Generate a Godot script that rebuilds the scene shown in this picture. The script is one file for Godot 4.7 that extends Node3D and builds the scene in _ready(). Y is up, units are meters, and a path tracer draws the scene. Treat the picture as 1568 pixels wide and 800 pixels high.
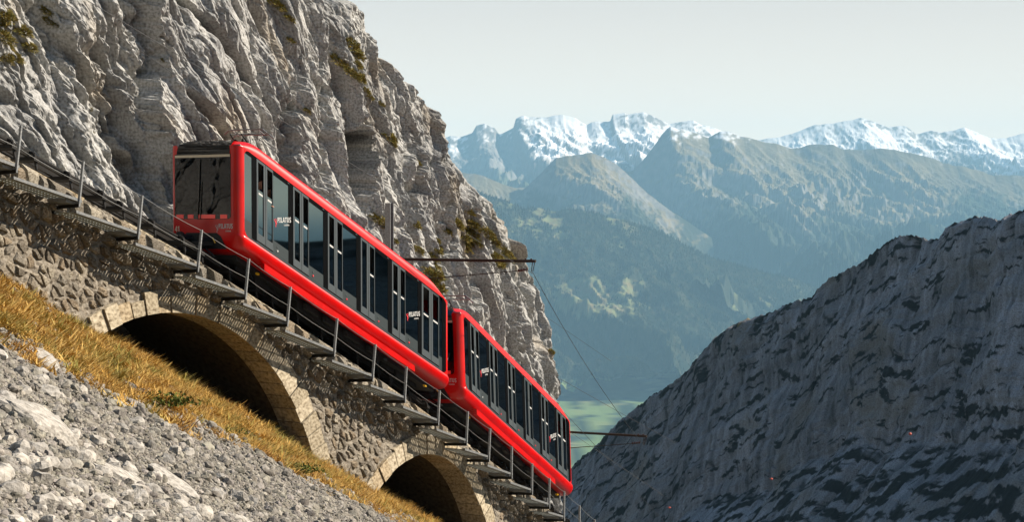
extends Node3D

# ---------------------------------------------------------------- frame of reference
# Camera at the origin looking along -z. The railway runs along a path: s metres along it,
# v metres above the sloping line of the window tops, w metres out from the valley-side flank.
const GRADE := 0.489
const TRACK_Y := 1.8121
const FOCAL := 2550.0            # in pixels of a 1568 wide picture
const PITCH := 0.027445
const HEAD_A := 33.9
const HEAD_B := 23.0
const S_MIN := -60.0
const S_STEP := 0.1
var path_x := PackedFloat32Array()
var path_z := PackedFloat32Array()
var M := {}
var rng := RandomNumberGenerator.new()
var taken := {}


func _ready():
	rng.seed = 7
	var cam := Camera3D.new()
	cam.name = "camera"
	cam.fov = 2.0 * rad_to_deg(atan(400.0 / FOCAL))
	cam.near = 0.2
	cam.far = 90000.0
	cam.rotation.x = -PITCH
	add_child(cam)
	cam.current = true

	var e := Environment.new()
	e.background_mode = Environment.BG_SKY
	var sm := ProceduralSkyMaterial.new()
	sm.sky_top_color = Color(0.20, 0.37, 0.52)
	sm.sky_horizon_color = Color(0.985, 0.905, 0.785)
	sm.sky_curve = 0.115
	sm.ground_bottom_color = Color(0.16, 0.18, 0.19)
	sm.ground_horizon_color = Color(0.62, 0.66, 0.66)
	sm.sun_angle_max = 1.0
	sm.energy_multiplier = 1.0
	var sky := Sky.new()
	sky.sky_material = sm
	e.sky = sky
	e.background_energy_multiplier = 0.66
	e.tonemap_mode = Environment.TONE_MAPPER_LINEAR
	e.tonemap_exposure = 2.6
	e.ambient_light_source = Environment.AMBIENT_SOURCE_SKY
	e.sdfgi_enabled = true
	e.ssao_enabled = true
	e.ssil_enabled = true
	e.fog_enabled = true
	e.fog_density = 0.000028
	e.fog_light_color = Color(0.625, 0.83, 0.945)
	var we := WorldEnvironment.new()
	we.name = "environment"
	we.environment = e
	add_child(we)

	var sun := DirectionalLight3D.new()
	sun.name = "sun"
	sun.light_color = Color(1.0, 0.95, 0.885)
	sun.light_energy = 1.6
	sun.light_angular_distance = 0.5
	sun.shadow_enabled = true
	add_child(sun)
	var el := deg_to_rad(36.0)
	var az := deg_to_rad(11.0)
	sun.look_at_from_position(Vector3(cos(az) * cos(el), sin(el), -sin(az) * cos(el)), Vector3.ZERO)

	make_path()
	make_materials()
	build_far_mountains()
	build_dark_ridge()
	build_cliff()
	build_slope()
	build_viaduct()
	build_track()
	build_walkway()
	build_trains()
	build_catenary()
	build_small_things()


# ---------------------------------------------------------------- the path
func heading(s: float) -> float:
	return deg_to_rad(lerpf(HEAD_A, HEAD_B, clampf((s - 3.0) / 14.0, 0, 1)))


func make_path():
	var n := 1400
	path_x.resize(n)
	path_z.resize(n)
	var x := 0.0
	var z := 0.0
	for i in n:
		path_x[i] = x
		path_z[i] = z
		for k in 5:
			var h := heading(S_MIN + (i + (k + 0.5) / 5.0) * S_STEP)
			x += sin(h) * S_STEP / 5
			z -= cos(h) * S_STEP / 5
	var o := int(round(-S_MIN / S_STEP))
	var ox := path_x[o] + 7.03
	var oz := path_z[o] + 42.876
	for i in n:
		path_x[i] -= ox
		path_z[i] -= oz


func track_y(s: float) -> float:
	return TRACK_Y - GRADE * s + (0.068 * (s + 1.0) if s < -1.0 else 0.0)


func at(s: float, v: float, w: float) -> Vector3:
	var f := clampf((s - S_MIN) / S_STEP, 0, 1398)
	var i := int(f)
	var t := f - i
	var h := heading(s)
	return Vector3(lerpf(path_x[i], path_x[i + 1], t) + cos(h) * w, v + track_y(s), lerpf(path_z[i], path_z[i + 1], t) + sin(h) * w)


func px(x: float, y: float, depth: float) -> Vector3:   # a bearing of the picture, at a distance straight ahead
	var a := (400.0 - y) / FOCAL
	var up := a * cos(PITCH) - sin(PITCH)
	var ahead := a * sin(PITCH) + cos(PITCH)
	return Vector3((x - 784.0) / FOCAL / ahead * depth, up / ahead * depth, -depth)


# ---------------------------------------------------------------- meshes
class Mesher:
	var v := PackedVector3Array()
	var n := PackedVector3Array()
	var c := PackedColorArray()
	var tint := Color(1, 1, 1)
	var colored := false

	func tri(a: Vector3, b: Vector3, d: Vector3, out := Vector3.ZERO):
		var m := (d - a).cross(b - a)
		if out != Vector3.ZERO and m.dot(out) < 0:
			var k := b
			b = d
			d = k
			m = -m
		m = m.normalized()
		v.append(a); v.append(b); v.append(d)
		n.append(m); n.append(m); n.append(m)
		if colored:
			c.append(tint); c.append(tint); c.append(tint)

	func quad(a: Vector3, b: Vector3, d: Vector3, f: Vector3, out := Vector3.ZERO):
		tri(a, b, d, out)
		tri(a, d, f, out)

	func smooth_tri(p: Array, m: Array):
		var g: Vector3 = (p[2] - p[0]).cross(p[1] - p[0])
		var order := [0, 1, 2] if g.dot(m[0] + m[1] + m[2]) >= 0 else [0, 2, 1]
		for k in order:
			v.append(p[k])
			n.append(m[k])
			if colored:
				c.append(tint)

	func smooth_quad(a, b, d, f, na, nb, nd, nf):
		smooth_tri([a, b, d], [na, nb, nd])
		smooth_tri([a, d, f], [na, nd, nf])

	func cells(p: Array):      # eight corners: index = x + 2 y + 4 z
		var mid := Vector3.ZERO
		for q in p:
			mid += q / 8.0
		for f in [[0, 1, 3, 2], [4, 5, 7, 6], [0, 1, 5, 4], [2, 3, 7, 6], [0, 2, 6, 4], [1, 3, 7, 5]]:
			var fc: Vector3 = (p[f[0]] + p[f[1]] + p[f[2]] + p[f[3]]) / 4.0
			quad(p[f[0]], p[f[1]], p[f[2]], p[f[3]], fc - mid)

	func box(mid: Vector3, x: Vector3, y: Vector3, z: Vector3):   # half axes
		var p := []
		for k in 8:
			p.append(mid + (x if k & 1 else -x) + (y if k & 2 else -y) + (z if k & 4 else -z))
		cells(p)

	func bar(a: Vector3, b: Vector3, wide: float, high: float, up := Vector3.UP):
		var d := (b - a).normalized()
		var x := d.cross(up).normalized() * wide * 0.5
		var y := x.cross(d).normalized() * high * 0.5
		box((a + b) / 2, (b - a) / 2, x, y)

	func tube(a: Vector3, b: Vector3, ra: float, rb: float, sides := 8, caps := true):
		var d := (b - a).normalized()
		var x := d.cross(Vector3.UP if absf(d.y) < 0.9 else Vector3.RIGHT).normalized()
		var y := x.cross(d)
		for k in sides:
			var t0 := TAU * k / sides
			var t1 := TAU * (k + 1) / sides
			var n0 := x * cos(t0) + y * sin(t0)
			var n1 := x * cos(t1) + y * sin(t1)
			smooth_quad(a + n0 * ra, a + n1 * ra, b + n1 * rb, b + n0 * rb, n0, n1, n1, n0)
			if caps:
				tri(a, a + n0 * ra, a + n1 * ra, -d)
				tri(b, b + n0 * rb, b + n1 * rb, d)

	func cable(points: Array, r: float, sides := 5):
		for k in points.size() - 1:
			tube(points[k], points[k + 1], r, r, sides, k == 0 or k == points.size() - 2)

	func ball(mid: Vector3, r: Vector3, rows := 8, cols := 12):
		for i in rows:
			for j in cols:
				var p := []
				var m := []
				for q in [[i, j], [i + 1, j], [i + 1, j + 1], [i, j + 1]]:
					var a: float = PI * q[0] / rows
					var b: float = TAU * q[1] / cols
					var d := Vector3(sin(a) * cos(b), cos(a), sin(a) * sin(b))
					p.append(mid + d * r)
					m.append((d / r).normalized())
				if i > 0:
					smooth_tri([p[0], p[1], p[3]], [m[0], m[1], m[3]])
				if i < rows - 1:
					smooth_tri([p[1], p[2], p[3]], [m[1], m[2], m[3]])

	func plate(outline: PackedVector2Array, origin: Vector3, ax: Vector3, ay: Vector3, thick: Vector3):
		var ids := Geometry2D.triangulate_polygon(outline)
		var f := []
		var mid := Vector3.ZERO
		for q in outline:
			f.append(origin + ax * q.x + ay * q.y)
			mid += f[-1] / outline.size()
		for k in range(0, ids.size(), 3):
			tri(f[ids[k]] + thick, f[ids[k + 1]] + thick, f[ids[k + 2]] + thick, thick)
			tri(f[ids[k]], f[ids[k + 1]], f[ids[k + 2]], -thick)
		for k in f.size():
			var g: int = (k + 1) % f.size()
			quad(f[k], f[g], f[g] + thick, f[k] + thick, (f[k] + f[g]) / 2 - mid)

	func mesh() -> ArrayMesh:
		var a := []
		a.resize(Mesh.ARRAY_MAX)
		a[Mesh.ARRAY_VERTEX] = v
		a[Mesh.ARRAY_NORMAL] = n
		if colored:
			a[Mesh.ARRAY_COLOR] = c
		var m := ArrayMesh.new()
		m.add_surface_from_arrays(Mesh.PRIMITIVE_TRIANGLES, a)
		return m


func sheet(nu: int, nv: int, verts: PackedVector3Array, cols = null, smooth := false) -> ArrayMesh:
	# a grid of nu x nv points, v running fastest
	var idx := PackedInt32Array()
	idx.resize((nu - 1) * (nv - 1) * 6)
	var k := 0
	for i in nu - 1:
		for j in nv - 1:
			var a := i * nv + j
			idx[k] = a; idx[k + 1] = a + 1; idx[k + 2] = a + nv
			idx[k + 3] = a + 1; idx[k + 4] = a + nv + 1; idx[k + 5] = a + nv
			k += 6
	var arr := []
	arr.resize(Mesh.ARRAY_MAX)
	arr[Mesh.ARRAY_VERTEX] = verts
	arr[Mesh.ARRAY_INDEX] = idx
	if cols != null:
		arr[Mesh.ARRAY_COLOR] = cols
	if smooth:
		var nor := PackedVector3Array()
		nor.resize(verts.size())
		for i in nu:
			for j in nv:
				var du := verts[mini(i + 1, nu - 1) * nv + j] - verts[maxi(i - 1, 0) * nv + j]
				var dv := verts[i * nv + mini(j + 1, nv - 1)] - verts[i * nv + maxi(j - 1, 0)]
				nor[i * nv + j] = du.cross(dv).normalized()
		arr[Mesh.ARRAY_NORMAL] = nor
	var m := ArrayMesh.new()
	m.add_surface_from_arrays(Mesh.PRIMITIVE_TRIANGLES, arr)
	return m


# ---------------------------------------------------------------- objects
func numbered(called: String) -> String:
	var n: int = taken.get(called, -1) + 1
	taken[called] = n
	return called if n == 0 else "%s_%03d" % [called, n]


func tag(o: Node3D, label: String, category := "", group := "", kind := ""):
	if label: o.set_meta("label", label)
	if category: o.set_meta("category", category)
	if group: o.set_meta("group", group)
	if kind: o.set_meta("kind", kind)
	return o


func thing(called: String, label: String, category: String, where := Vector3.ZERO, group := "") -> Node3D:
	var o := Node3D.new()
	o.name = numbered(called)
	o.position = where
	add_child(o)
	return tag(o, label, category, group)


func obj(called: String, mesh, material: Material, parent: Node = null) -> MeshInstance3D:
	var o := MeshInstance3D.new()
	o.mesh = mesh.mesh() if mesh is Mesher else mesh
	o.material_override = material
	o.cast_shadow = GeometryInstance3D.SHADOW_CASTING_SETTING_ON
	if parent == null:
		o.name = numbered(called)
		add_child(o)
	else:
		o.name = called
		parent.add_child(o, true)
	return o


func copies(called: String, mesh: Mesh, material: Material, places: Array, colors: Array, parent: Node = null) -> MultiMeshInstance3D:
	var mm := MultiMesh.new()
	mm.transform_format = MultiMesh.TRANSFORM_3D
	mm.use_colors = colors.size() > 0
	mm.mesh = mesh
	mm.instance_count = places.size()
	for k in places.size():
		mm.set_instance_transform(k, places[k])
		if colors.size():
			mm.set_instance_color(k, colors[k])
	var o := MultiMeshInstance3D.new()
	o.multimesh = mm
	o.material_override = material
	if parent == null:
		o.name = numbered(called)
		add_child(o)
	else:
		o.name = called
		parent.add_child(o, true)
	return o


# ---------------------------------------------------------------- materials
func noise(sd: int, freq: float, octaves := 4, ridged := false, kind := FastNoiseLite.TYPE_SIMPLEX_SMOOTH) -> FastNoiseLite:
	var f := FastNoiseLite.new()
	f.seed = sd
	f.noise_type = kind
	f.frequency = freq
	f.fractal_type = FastNoiseLite.FRACTAL_RIDGED if ridged else FastNoiseLite.FRACTAL_FBM
	f.fractal_octaves = octaves
	if octaves <= 1:
		f.fractal_type = FastNoiseLite.FRACTAL_NONE
	return f


func tone_texture(f: FastNoiseLite, side: int, stops: Array, sharp := 1.0) -> ImageTexture:
	# stops: colours (sRGB) spread evenly over the noise
	var im := f.get_seamless_image(side, side)
	im.convert(Image.FORMAT_RGB8)
	var d := im.get_data()
	var lut := []
	for k in 256:
		var t := clampf((k / 255.0 - 0.5) * sharp + 0.5, 0, 1) * (stops.size() - 1)
		var i := mini(int(t), stops.size() - 2)
		lut.append((stops[i] as Color).lerp(stops[i + 1], t - i))
	for k in range(0, d.size(), 3):
		var c: Color = lut[d[k]]
		d[k] = int(c.r * 255); d[k + 1] = int(c.g * 255); d[k + 2] = int(c.b * 255)
	var out := Image.create_from_data(side, side, false, Image.FORMAT_RGB8, d)
	out.generate_mipmaps()
	return ImageTexture.create_from_image(out)


func bump_texture(f: FastNoiseLite, side: int, strength: float) -> ImageTexture:
	var im := f.get_seamless_image(side, side)
	im.convert(Image.FORMAT_RGBA8)
	im.bump_map_to_normal_map(strength)
	return ImageTexture.create_from_image(im)


func plain(c: Color, rough := 0.6, metal := 0.0, spec := 0.5) -> StandardMaterial3D:
	var m := StandardMaterial3D.new()
	m.albedo_color = c
	m.roughness = rough
	m.metallic = metal
	m.metallic_specular = spec
	return m


func rocky(c: Color, tex, nrm, scale: float, depth := 1.0, vertex := false) -> StandardMaterial3D:
	var m := plain(c, 0.95, 0.0, 0.25)
	m.albedo_texture = tex
	m.uv1_triplanar = true
	m.uv1_world_triplanar = true
	m.uv1_scale = Vector3.ONE * scale
	if nrm:
		m.normal_enabled = true
		m.normal_texture = nrm
		m.normal_scale = depth
	m.vertex_color_use_as_albedo = vertex
	return m


func make_materials():
	var grey := [Color(0.60, 0.59, 0.57), Color(0.84, 0.83, 0.81), Color(0.93, 0.925, 0.91), Color(1.0, 0.995, 0.985)]
	var t_rock := tone_texture(noise(3, 0.012, 6), 1024, grey, 1.6)
	var n_rock := bump_texture(noise(4, 0.022, 6, true), 1024, 9.0)
	var n_fine := bump_texture(noise(5, 0.03, 5), 512, 4.0)
	M.cliff = rocky(Color(0.86, 0.87, 0.88), t_rock, n_rock, 0.75, -1.0, true)
	M.ridge = rocky(Color(0.95, 0.95, 0.97), t_rock, n_rock, 0.10, 1.0, true)
	M.stone = rocky(Color(0.817, 0.808, 0.791), t_rock, n_rock, 1.1, 0.8, true)
	M.terrain = plain(Color(1, 1, 1), 1.0, 0.0, 0.1)
	M.terrain.vertex_color_use_as_albedo = true
	M.leaf = plain(Color(1, 1, 1), 0.9, 0.0, 0.15)
	M.leaf.vertex_color_use_as_albedo = true
	M.leaf.backlight_enabled = true
	M.leaf.backlight = Color(0.35, 0.3, 0.12)
	var t_wall := tone_texture(noise(8, 0.02, 5), 512, [Color(0.46, 0.42, 0.37), Color(0.76, 0.73, 0.68), Color(0.90, 0.88, 0.84), Color(1.0, 0.98, 0.95)], 1.5)
	M.mortar = rocky(Color(0.53, 0.515, 0.49), t_wall, n_fine, 0.8, 1.0)
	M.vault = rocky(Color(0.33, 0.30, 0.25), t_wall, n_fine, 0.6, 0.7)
	M.wall_stones = []
	for c in [Color(0.55, 0.53, 0.495), Color(0.50, 0.49, 0.47), Color(0.60, 0.585, 0.55), Color(0.44, 0.425, 0.40), Color(0.53, 0.495, 0.445)]:
		M.wall_stones.append(rocky(c, t_wall, n_rock, 1.6, 1.0))
	M.voussoir = [rocky(Color(0.688, 0.662, 0.602), t_wall, n_fine, 0.7, 0.5), rocky(Color(0.619, 0.593, 0.533), t_wall, n_fine, 0.9, 0.5), rocky(Color(0.654, 0.611, 0.533), t_wall, n_fine, 0.8, 0.5)]
	M.earth = rocky(Color(0.860, 0.860, 0.860), t_wall, n_fine, 0.7, 1.0, true)
	# metals
	var t_zinc := tone_texture(noise(11, 0.03, 4), 256, [Color(0.44, 0.45, 0.46), Color(0.56, 0.57, 0.57), Color(0.68, 0.68, 0.67)])
	M.zinc = rocky(Color(0.791, 0.791, 0.791), t_zinc, null, 2.0)
	M.zinc.roughness = 0.45
	M.zinc.metallic = 0.35
	M.zinc.metallic_specular = 0.5
	M.post_zinc = rocky(Color(0.860, 0.860, 0.860), t_zinc, null, 2.0)
	M.post_zinc.roughness = 0.4
	M.post_zinc.metallic = 0.2
	M.grating = rocky(Color(0.95, 0.97, 0.96), t_zinc, null, 2.0)
	M.dark_steel = plain(Color(0.10, 0.095, 0.09), 0.55, 0.4)
	M.rail = plain(Color(0.16, 0.15, 0.14), 0.4, 0.6)
	M.rust = rocky(Color(0.26, 0.22, 0.20), t_wall, null, 3.0)
	M.cable = plain(Color(0.20, 0.20, 0.20), 0.5, 0.5)
	M.steel_cable = plain(Color(0.50, 0.50, 0.49), 0.4, 0.6)
	M.insulator = plain(Color(0.22, 0.13, 0.10), 0.25)
	# train
	M.red = plain(Color(0.70, 0.013, 0.006), 0.34, 0.0, 0.35)
	var t_red := tone_texture(noise(14, 0.01, 5), 256, [Color(0.88, 0.86, 0.84), Color(0.97, 0.97, 0.97), Color(1, 1, 1)], 1.3)
	M.red.albedo_texture = t_red
	M.red.uv1_triplanar = true
	M.red.uv1_scale = Vector3.ONE * 0.4
	M.red.clearcoat_enabled = true
	M.red.clearcoat = 0.25
	M.red.clearcoat_roughness = 0.08
	M.band = plain(Color(0.012, 0.013, 0.015), 0.35, 0.0, 0.2)
	M.black = plain(Color(0.018, 0.02, 0.023), 0.25)
	M.black_gloss = plain(Color(0.015, 0.017, 0.02), 0.06, 0.0, 0.4)
	M.grey_frame = plain(Color(0.292, 0.318, 0.327), 0.35, 0.3)
	M.grey_panel = plain(Color(0.232, 0.258, 0.262), 0.3, 0.3)
	M.glass = plain(Color(0.42, 0.485, 0.50, 0.88), 0.02, 1.0, 0.5)
	M.glass.transparency = BaseMaterial3D.TRANSPARENCY_ALPHA
	M.screen = plain(Color(0.02, 0.024, 0.03, 0.72), 0.02, 0.0, 0.35)
	M.screen.transparency = BaseMaterial3D.TRANSPARENCY_ALPHA
	M.interior = plain(Color(0.17, 0.18, 0.19), 0.7)
	M.ceiling = plain(Color(0.45, 0.46, 0.46), 0.7)
	M.seat = plain(Color(0.30, 0.06, 0.06), 0.8)
	M.white = plain(Color(0.66, 0.66, 0.65), 0.5)
	M.pink = plain(Color(0.791, 0.172, 0.206), 0.5)
	M.tail = plain(Color(0.98, 0.30, 0.27), 0.3)
	M.beige = plain(Color(0.714, 0.662, 0.568), 0.5)
	M.under = plain(Color(0.03, 0.03, 0.032), 0.7)
	M.yellow = plain(Color(0.75, 0.58, 0.06), 0.5)
	M.roof_grey = plain(Color(0.27, 0.31, 0.34), 0.5, 0.3)
	M.orange = plain(Color(0.70, 0.25, 0.12), 0.5)
	M.skin = plain(Color(0.78, 0.54, 0.42), 0.6)
	M.hair = plain(Color(0.16, 0.10, 0.06), 0.8)
	M.cloth_blue = plain(Color(0.13, 0.18, 0.30), 0.9)
	M.cloth_grey = plain(Color(0.35, 0.33, 0.32), 0.9)
	M.scree = []
	for c in [Color(0.636, 0.623, 0.602), Color(0.593, 0.581, 0.563), Color(0.679, 0.662, 0.636)]:
		M.scree.append(rocky(c, t_rock, n_rock, 1.1, 0.8))


# ---------------------------------------------------------------- far mountains
func along(pts: Array, x: float) -> float:     # height of a polyline of Vector2 at x
	if x <= pts[0].x:
		return pts[0].y
	for k in pts.size() - 1:
		if x <= pts[k + 1].x:
			return lerpf(pts[k].y, pts[k + 1].y, (x - pts[k].x) / maxf(pts[k + 1].x - pts[k].x, 1e-5))
	return pts[-1].y


func crest_line(list: Array, depth: float) -> Array:
	var out := []
	for q in list:
		var p := px(q[0], q[1], depth)
		out.append(Vector2(p.x, p.y))
	return out


func mountain(called: String, label: String, list: Array, depth: float, front: float, total: float, steep: float, nx: int, nz: int, sd: int, spur: float, shear: float, rough: float, paint: Callable) -> MeshInstance3D:
	# a range: its crest stands at «depth», its flank falls «total» metres towards the valley over «front» metres
	var crest := crest_line(list, depth)
	var x0: float = crest[0].x
	var x1: float = crest[-1].x
	var hc := PackedFloat32Array()
	hc.resize(nx)
	var fine := noise(sd + 9, 1.0 / 260.0, 4)
	for i in nx:
		var x := lerpf(x0, x1, float(i) / (nx - 1))
		hc[i] = along(crest, x) + fine.get_noise_1d(x) * rough * 0.10
	var ridge := noise(sd, 1.0 / spur, 3, true)
	var wander := noise(sd + 1, 1.0 / (spur * 2.2), 3)
	var detail := noise(sd + 2, 1.0 / (spur * 0.3), 4, true)
	var tiny := noise(sd + 3, 1.0 / (spur * 0.06), 3)
	var back := 6
	var verts := PackedVector3Array()
	verts.resize(nx * nz)
	var dx := (x1 - x0) / (nx - 1)
	for i in nx:
		var x := lerpf(x0, x1, float(i) / (nx - 1))
		for j in nz:
			var t := float(j - back) / (nz - 1 - back)
			var d := front * (pow(t, 1.35) if t >= 0 else t * 1.2)
			var h: float
			if d >= 0:
				var w := wander.get_noise_2d(x, d) * spur * 0.7
				var r := ridge.get_noise_2d(x - d * shear + w, d * 0.45 + w * 0.5) * 0.5 + 0.5
				var fade := 1.0 - exp(-d / (front * 0.10))
				var shift := int(-d * shear * 0.25 / dx)
				var top := lerpf(hc[i], hc[clampi(i + shift, 0, nx - 1)], fade)
				var drop := total * (steep * (1.0 - exp(-d / (front * 0.13))) + (1.0 - steep) * d / front)
				h = top - drop * (1.32 - 0.64 * r)
				h += fade * rough * (0.55 * detail.get_noise_2d(x - d * shear * 0.8 + w * 0.4, d * 0.55) - 0.1 + 0.22 * tiny.get_noise_2d(x, d))
			else:
				h = hc[i] + d * 0.55
			verts[i * nz + j] = Vector3(x, h, -depth + d)
	var cols := PackedColorArray()
	cols.resize(nx * nz)
	var patch := noise(sd + 5, 1.0 / (spur * 0.8), 4)
	for i in nx:
		for j in nz:
			var du := verts[mini(i + 1, nx - 1) * nz + j] - verts[maxi(i - 1, 0) * nz + j]
			var dv := verts[i * nz + mini(j + 1, nz - 1)] - verts[i * nz + maxi(j - 1, 0)]
			var up := absf(du.cross(dv).normalized().y)
			var p := verts[i * nz + j]
			cols[i * nz + j] = paint.call(p, up, patch.get_noise_2d(p.x, p.y * 1.5 + p.z * 0.3), tiny.get_noise_2d(p.x + 900.0, p.y * 1.6 + p.z * 0.2))
	var o := obj(called, sheet(nx, nz, verts, cols, false), M.terrain)
	tag(o, label, "", "", "structure")
	o.set_meta("grid_x0", x0)
	return o


func paint_snow(p: Vector3, up: float, a: float, b: float) -> Color:
	var rock := Color(0.116, 0.112, 0.109).lerp(Color(0.195, 0.180, 0.158), clampf(b + 0.5, 0, 1))
	var turf := Color(0.112, 0.094, 0.056).lerp(Color(0.075, 0.086, 0.045), clampf(a * 1.5 + 0.5, 0, 1))
	var line := 720.0 + a * 700.0 + b * 160.0
	var s := clampf((p.y - line) / 140.0, 0, 1) * clampf((up - 0.65 - b * 0.26 - a * 0.25) / 0.12, 0, 1)
	var ground := turf.lerp(rock, clampf((p.y - 330.0 - a * 300.0) / 200.0, 0, 1))
	if up < 0.55:
		ground = ground.lerp(rock, 0.8)
	return ground.lerp(Color(0.660, 0.645, 0.625), s)


func paint_middle(p: Vector3, up: float, a: float, b: float) -> Color:
	var rock := Color(0.112, 0.109, 0.105).lerp(Color(0.188, 0.176, 0.158), clampf(b + 0.5, 0, 1))
	var turf := Color(0.165, 0.135, 0.079).lerp(Color(0.095, 0.085, 0.055), clampf(a * 1.6 + 0.45, 0, 1))
	var wood := Color(0.021, 0.030, 0.018)
	var pasture := Color(0.150, 0.161, 0.075)
	var c := turf
	if up < 0.66 + b * 0.1:
		c = rock
	var w := clampf((60.0 + a * 500.0 + b * 200.0 - p.y) / 110.0, 0, 1)
	c = c.lerp(wood, w * 0.88)
	if p.y < -420.0 + a * 260.0 and up > 0.80:
		c = pasture.lerp(wood, clampf((b - 0.02) * 8.0, 0, 1))
	var s := clampf((p.y - (1000.0 + a * 300.0 + b * 200.0)) / 140.0, 0, 1) * clampf((up - 0.66 - b * 0.2) / 0.1, 0, 1)
	return c.lerp(Color(0.637, 0.645, 0.660), s)


func paint_wood(p: Vector3, up: float, a: float, b: float) -> Color:
	var wood := Color(0.019, 0.027, 0.017).lerp(Color(0.038, 0.039, 0.021), clampf(b * 1.5 + 0.5, 0, 1))
	var pasture := Color(0.135, 0.143, 0.064).lerp(Color(0.158, 0.128, 0.068), clampf(b * 2.0 + 0.4, 0, 1))
	var c := wood
	var k := clampf((a - 0.15 - 0.15 * b) * 9.0, 0, 1) * clampf((up - 0.70) * 8.0, 0, 1)
	c = c.lerp(pasture, k)
	# the alp on the middle of the slope and the light one by the crest
	for q in [[Vector2(905, 455), Vector2(52, 26)], [Vector2(965, 440), Vector2(30, 14)], [Vector2(848, 340), Vector2(18, 9)], [Vector2(855, 362), Vector2(14, 6)], [Vector2(935, 470), Vector2(40, 12)]]:
		var m: Vector3 = px(q[0].x, q[0].y, -p.z)
		var unit: float = -p.z / FOCAL
		var e: float = Vector2((p.x - m.x) / q[1].x / unit, (p.y - m.y) / q[1].y / unit).length() + b * 0.9 + a * 0.5
		c = c.lerp(pasture, clampf((1.0 - e) * 4.0, 0, 1) * 0.9)
	if p.y < -1180.0 + a * 120.0:
		c = c.lerp(Color(0.128, 0.165, 0.060), clampf(0.5 - b * 4.0, 0, 1))
	return c


func paint_valley(p: Vector3, _up: float, a: float, b: float) -> Color:
	var field := Color(0.10, 0.14, 0.048).lerp(Color(0.14, 0.145, 0.065), clampf(a * 2.0 + 0.4, 0, 1))
	var wood := Color(0.022, 0.032, 0.018)
	return field.lerp(wood, clampf((b * 0.9 + a * 0.9 + 0.05) * 9.0, 0, 1))


func build_far_mountains():
	mountain("snow_mountains", "high snow covered alpine range with rock towers on the left skyline",
		[[180, 262], [300, 240], [400, 248], [560, 235], [660, 222], [690, 208], [705, 210], [724, 203], [729, 193], [742, 190], [757, 196], [765, 206], [786, 196], [790, 182], [802, 178], [822, 180], [838, 179], [862, 176], [880, 180], [898, 191], [906, 187], [934, 186], [938, 175], [956, 173], [961, 176], [985, 171], [1010, 183], [1026, 190], [1040, 187], [1062, 185], [1076, 192], [1096, 196], [1112, 205], [1150, 213], [1200, 224], [1300, 250]],
		25000.0, 5200.0, 1500.0, 0.42, 620, 95, 21, 1900.0, 0.5, 150.0, paint_snow)
	mountain("glacier_mountains", "distant snowfield and pointed peaks on the right skyline",
		[[1080, 240], [1150, 216], [1196, 210], [1226, 200], [1246, 192], [1282, 188], [1318, 181], [1336, 186], [1360, 195], [1386, 193], [1402, 206], [1426, 200], [1441, 203], [1458, 200], [1476, 195], [1491, 201], [1516, 212], [1541, 212], [1569, 203], [1640, 212], [1720, 220]],
		28500.0, 5200.0, 1400.0, 0.40, 400, 85, 35, 2000.0, 0.5, 150.0, paint_snow)
	mountain("long_ridge", "long hazy mountain ridge with bare crest and wooded foot below the snow peaks",
		[[420, 330], [560, 310], [700, 300], [820, 285], [900, 268], [940, 262], [968, 262], [990, 238], [1003, 222], [1012, 207], [1026, 195], [1043, 197], [1062, 205], [1084, 211], [1102, 201], [1118, 203], [1131, 208], [1160, 215], [1191, 222], [1216, 229], [1241, 222], [1276, 222], [1291, 230], [1321, 231], [1346, 228], [1391, 234], [1421, 240], [1441, 250], [1481, 257], [1521, 268], [1569, 270], [1660, 276], [1760, 290]],
		20500.0, 6600.0, 2300.0, 0.30, 580, 160, 47, 1900.0, 0.9, 210.0, paint_middle)
	mountain("shoulder_mountain", "broad hazy mountain with flat top and pale scree standing before the long ridge",
		[[160, 300], [320, 280], [450, 292], [600, 285], [690, 262], [735, 268], [770, 282], [800, 292], [830, 264], [850, 244], [866, 239], [882, 237], [906, 235], [926, 241], [946, 254], [966, 272], [990, 296], [1030, 325], [1090, 365]],
		17800.0, 4200.0, 1500.0, 0.36, 460, 130, 63, 1300.0, 0.7, 130.0, paint_middle)
	mountain("forest_ridge", "dark wooded mountain with small alps below its crest above the valley",
		[[150, 300], [330, 290], [450, 262], [560, 270], [690, 285], [722, 291], [740, 297], [771, 306], [800, 320], [826, 319], [851, 325], [871, 320], [901, 323], [931, 333], [961, 338], [986, 347], [1011, 355], [1041, 372], [1081, 392], [1111, 402], [1151, 412], [1181, 420], [1216, 428], [1246, 440], [1271, 455], [1301, 476], [1360, 505], [1460, 560]],
		14500.0, 2700.0, 1450.0, 0.12, 600, 200, 75, 1500.0, 0.6, 105.0, paint_wood)
	var nx := 200
	var nz := 200
	var hill := noise(91, 1.0 / 1500.0, 4)
	var va := noise(92, 1.0 / 420.0, 3)
	var vb := noise(93, 1.0 / 110.0, 3)
	var verts := PackedVector3Array()
	var cols := PackedColorArray()
	for i in nx:
		for j in nz:
			var x := lerpf(-6500, 9000, i / 199.0)
			var z := lerpf(-16500, -4500, j / 199.0)
			var p := Vector3(x, -1310.0 + 45.0 * hill.get_noise_2d(x, z), z)
			verts.append(p)
			cols.append(paint_valley(p, 1.0, va.get_noise_2d(x, z * 0.22), vb.get_noise_2d(x, z * 0.16)))
	tag(obj("valley_floor", sheet(nx, nz, verts, cols), M.terrain), "green valley floor with meadows and woods far below", "", "", "structure")
	build_forest()


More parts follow.
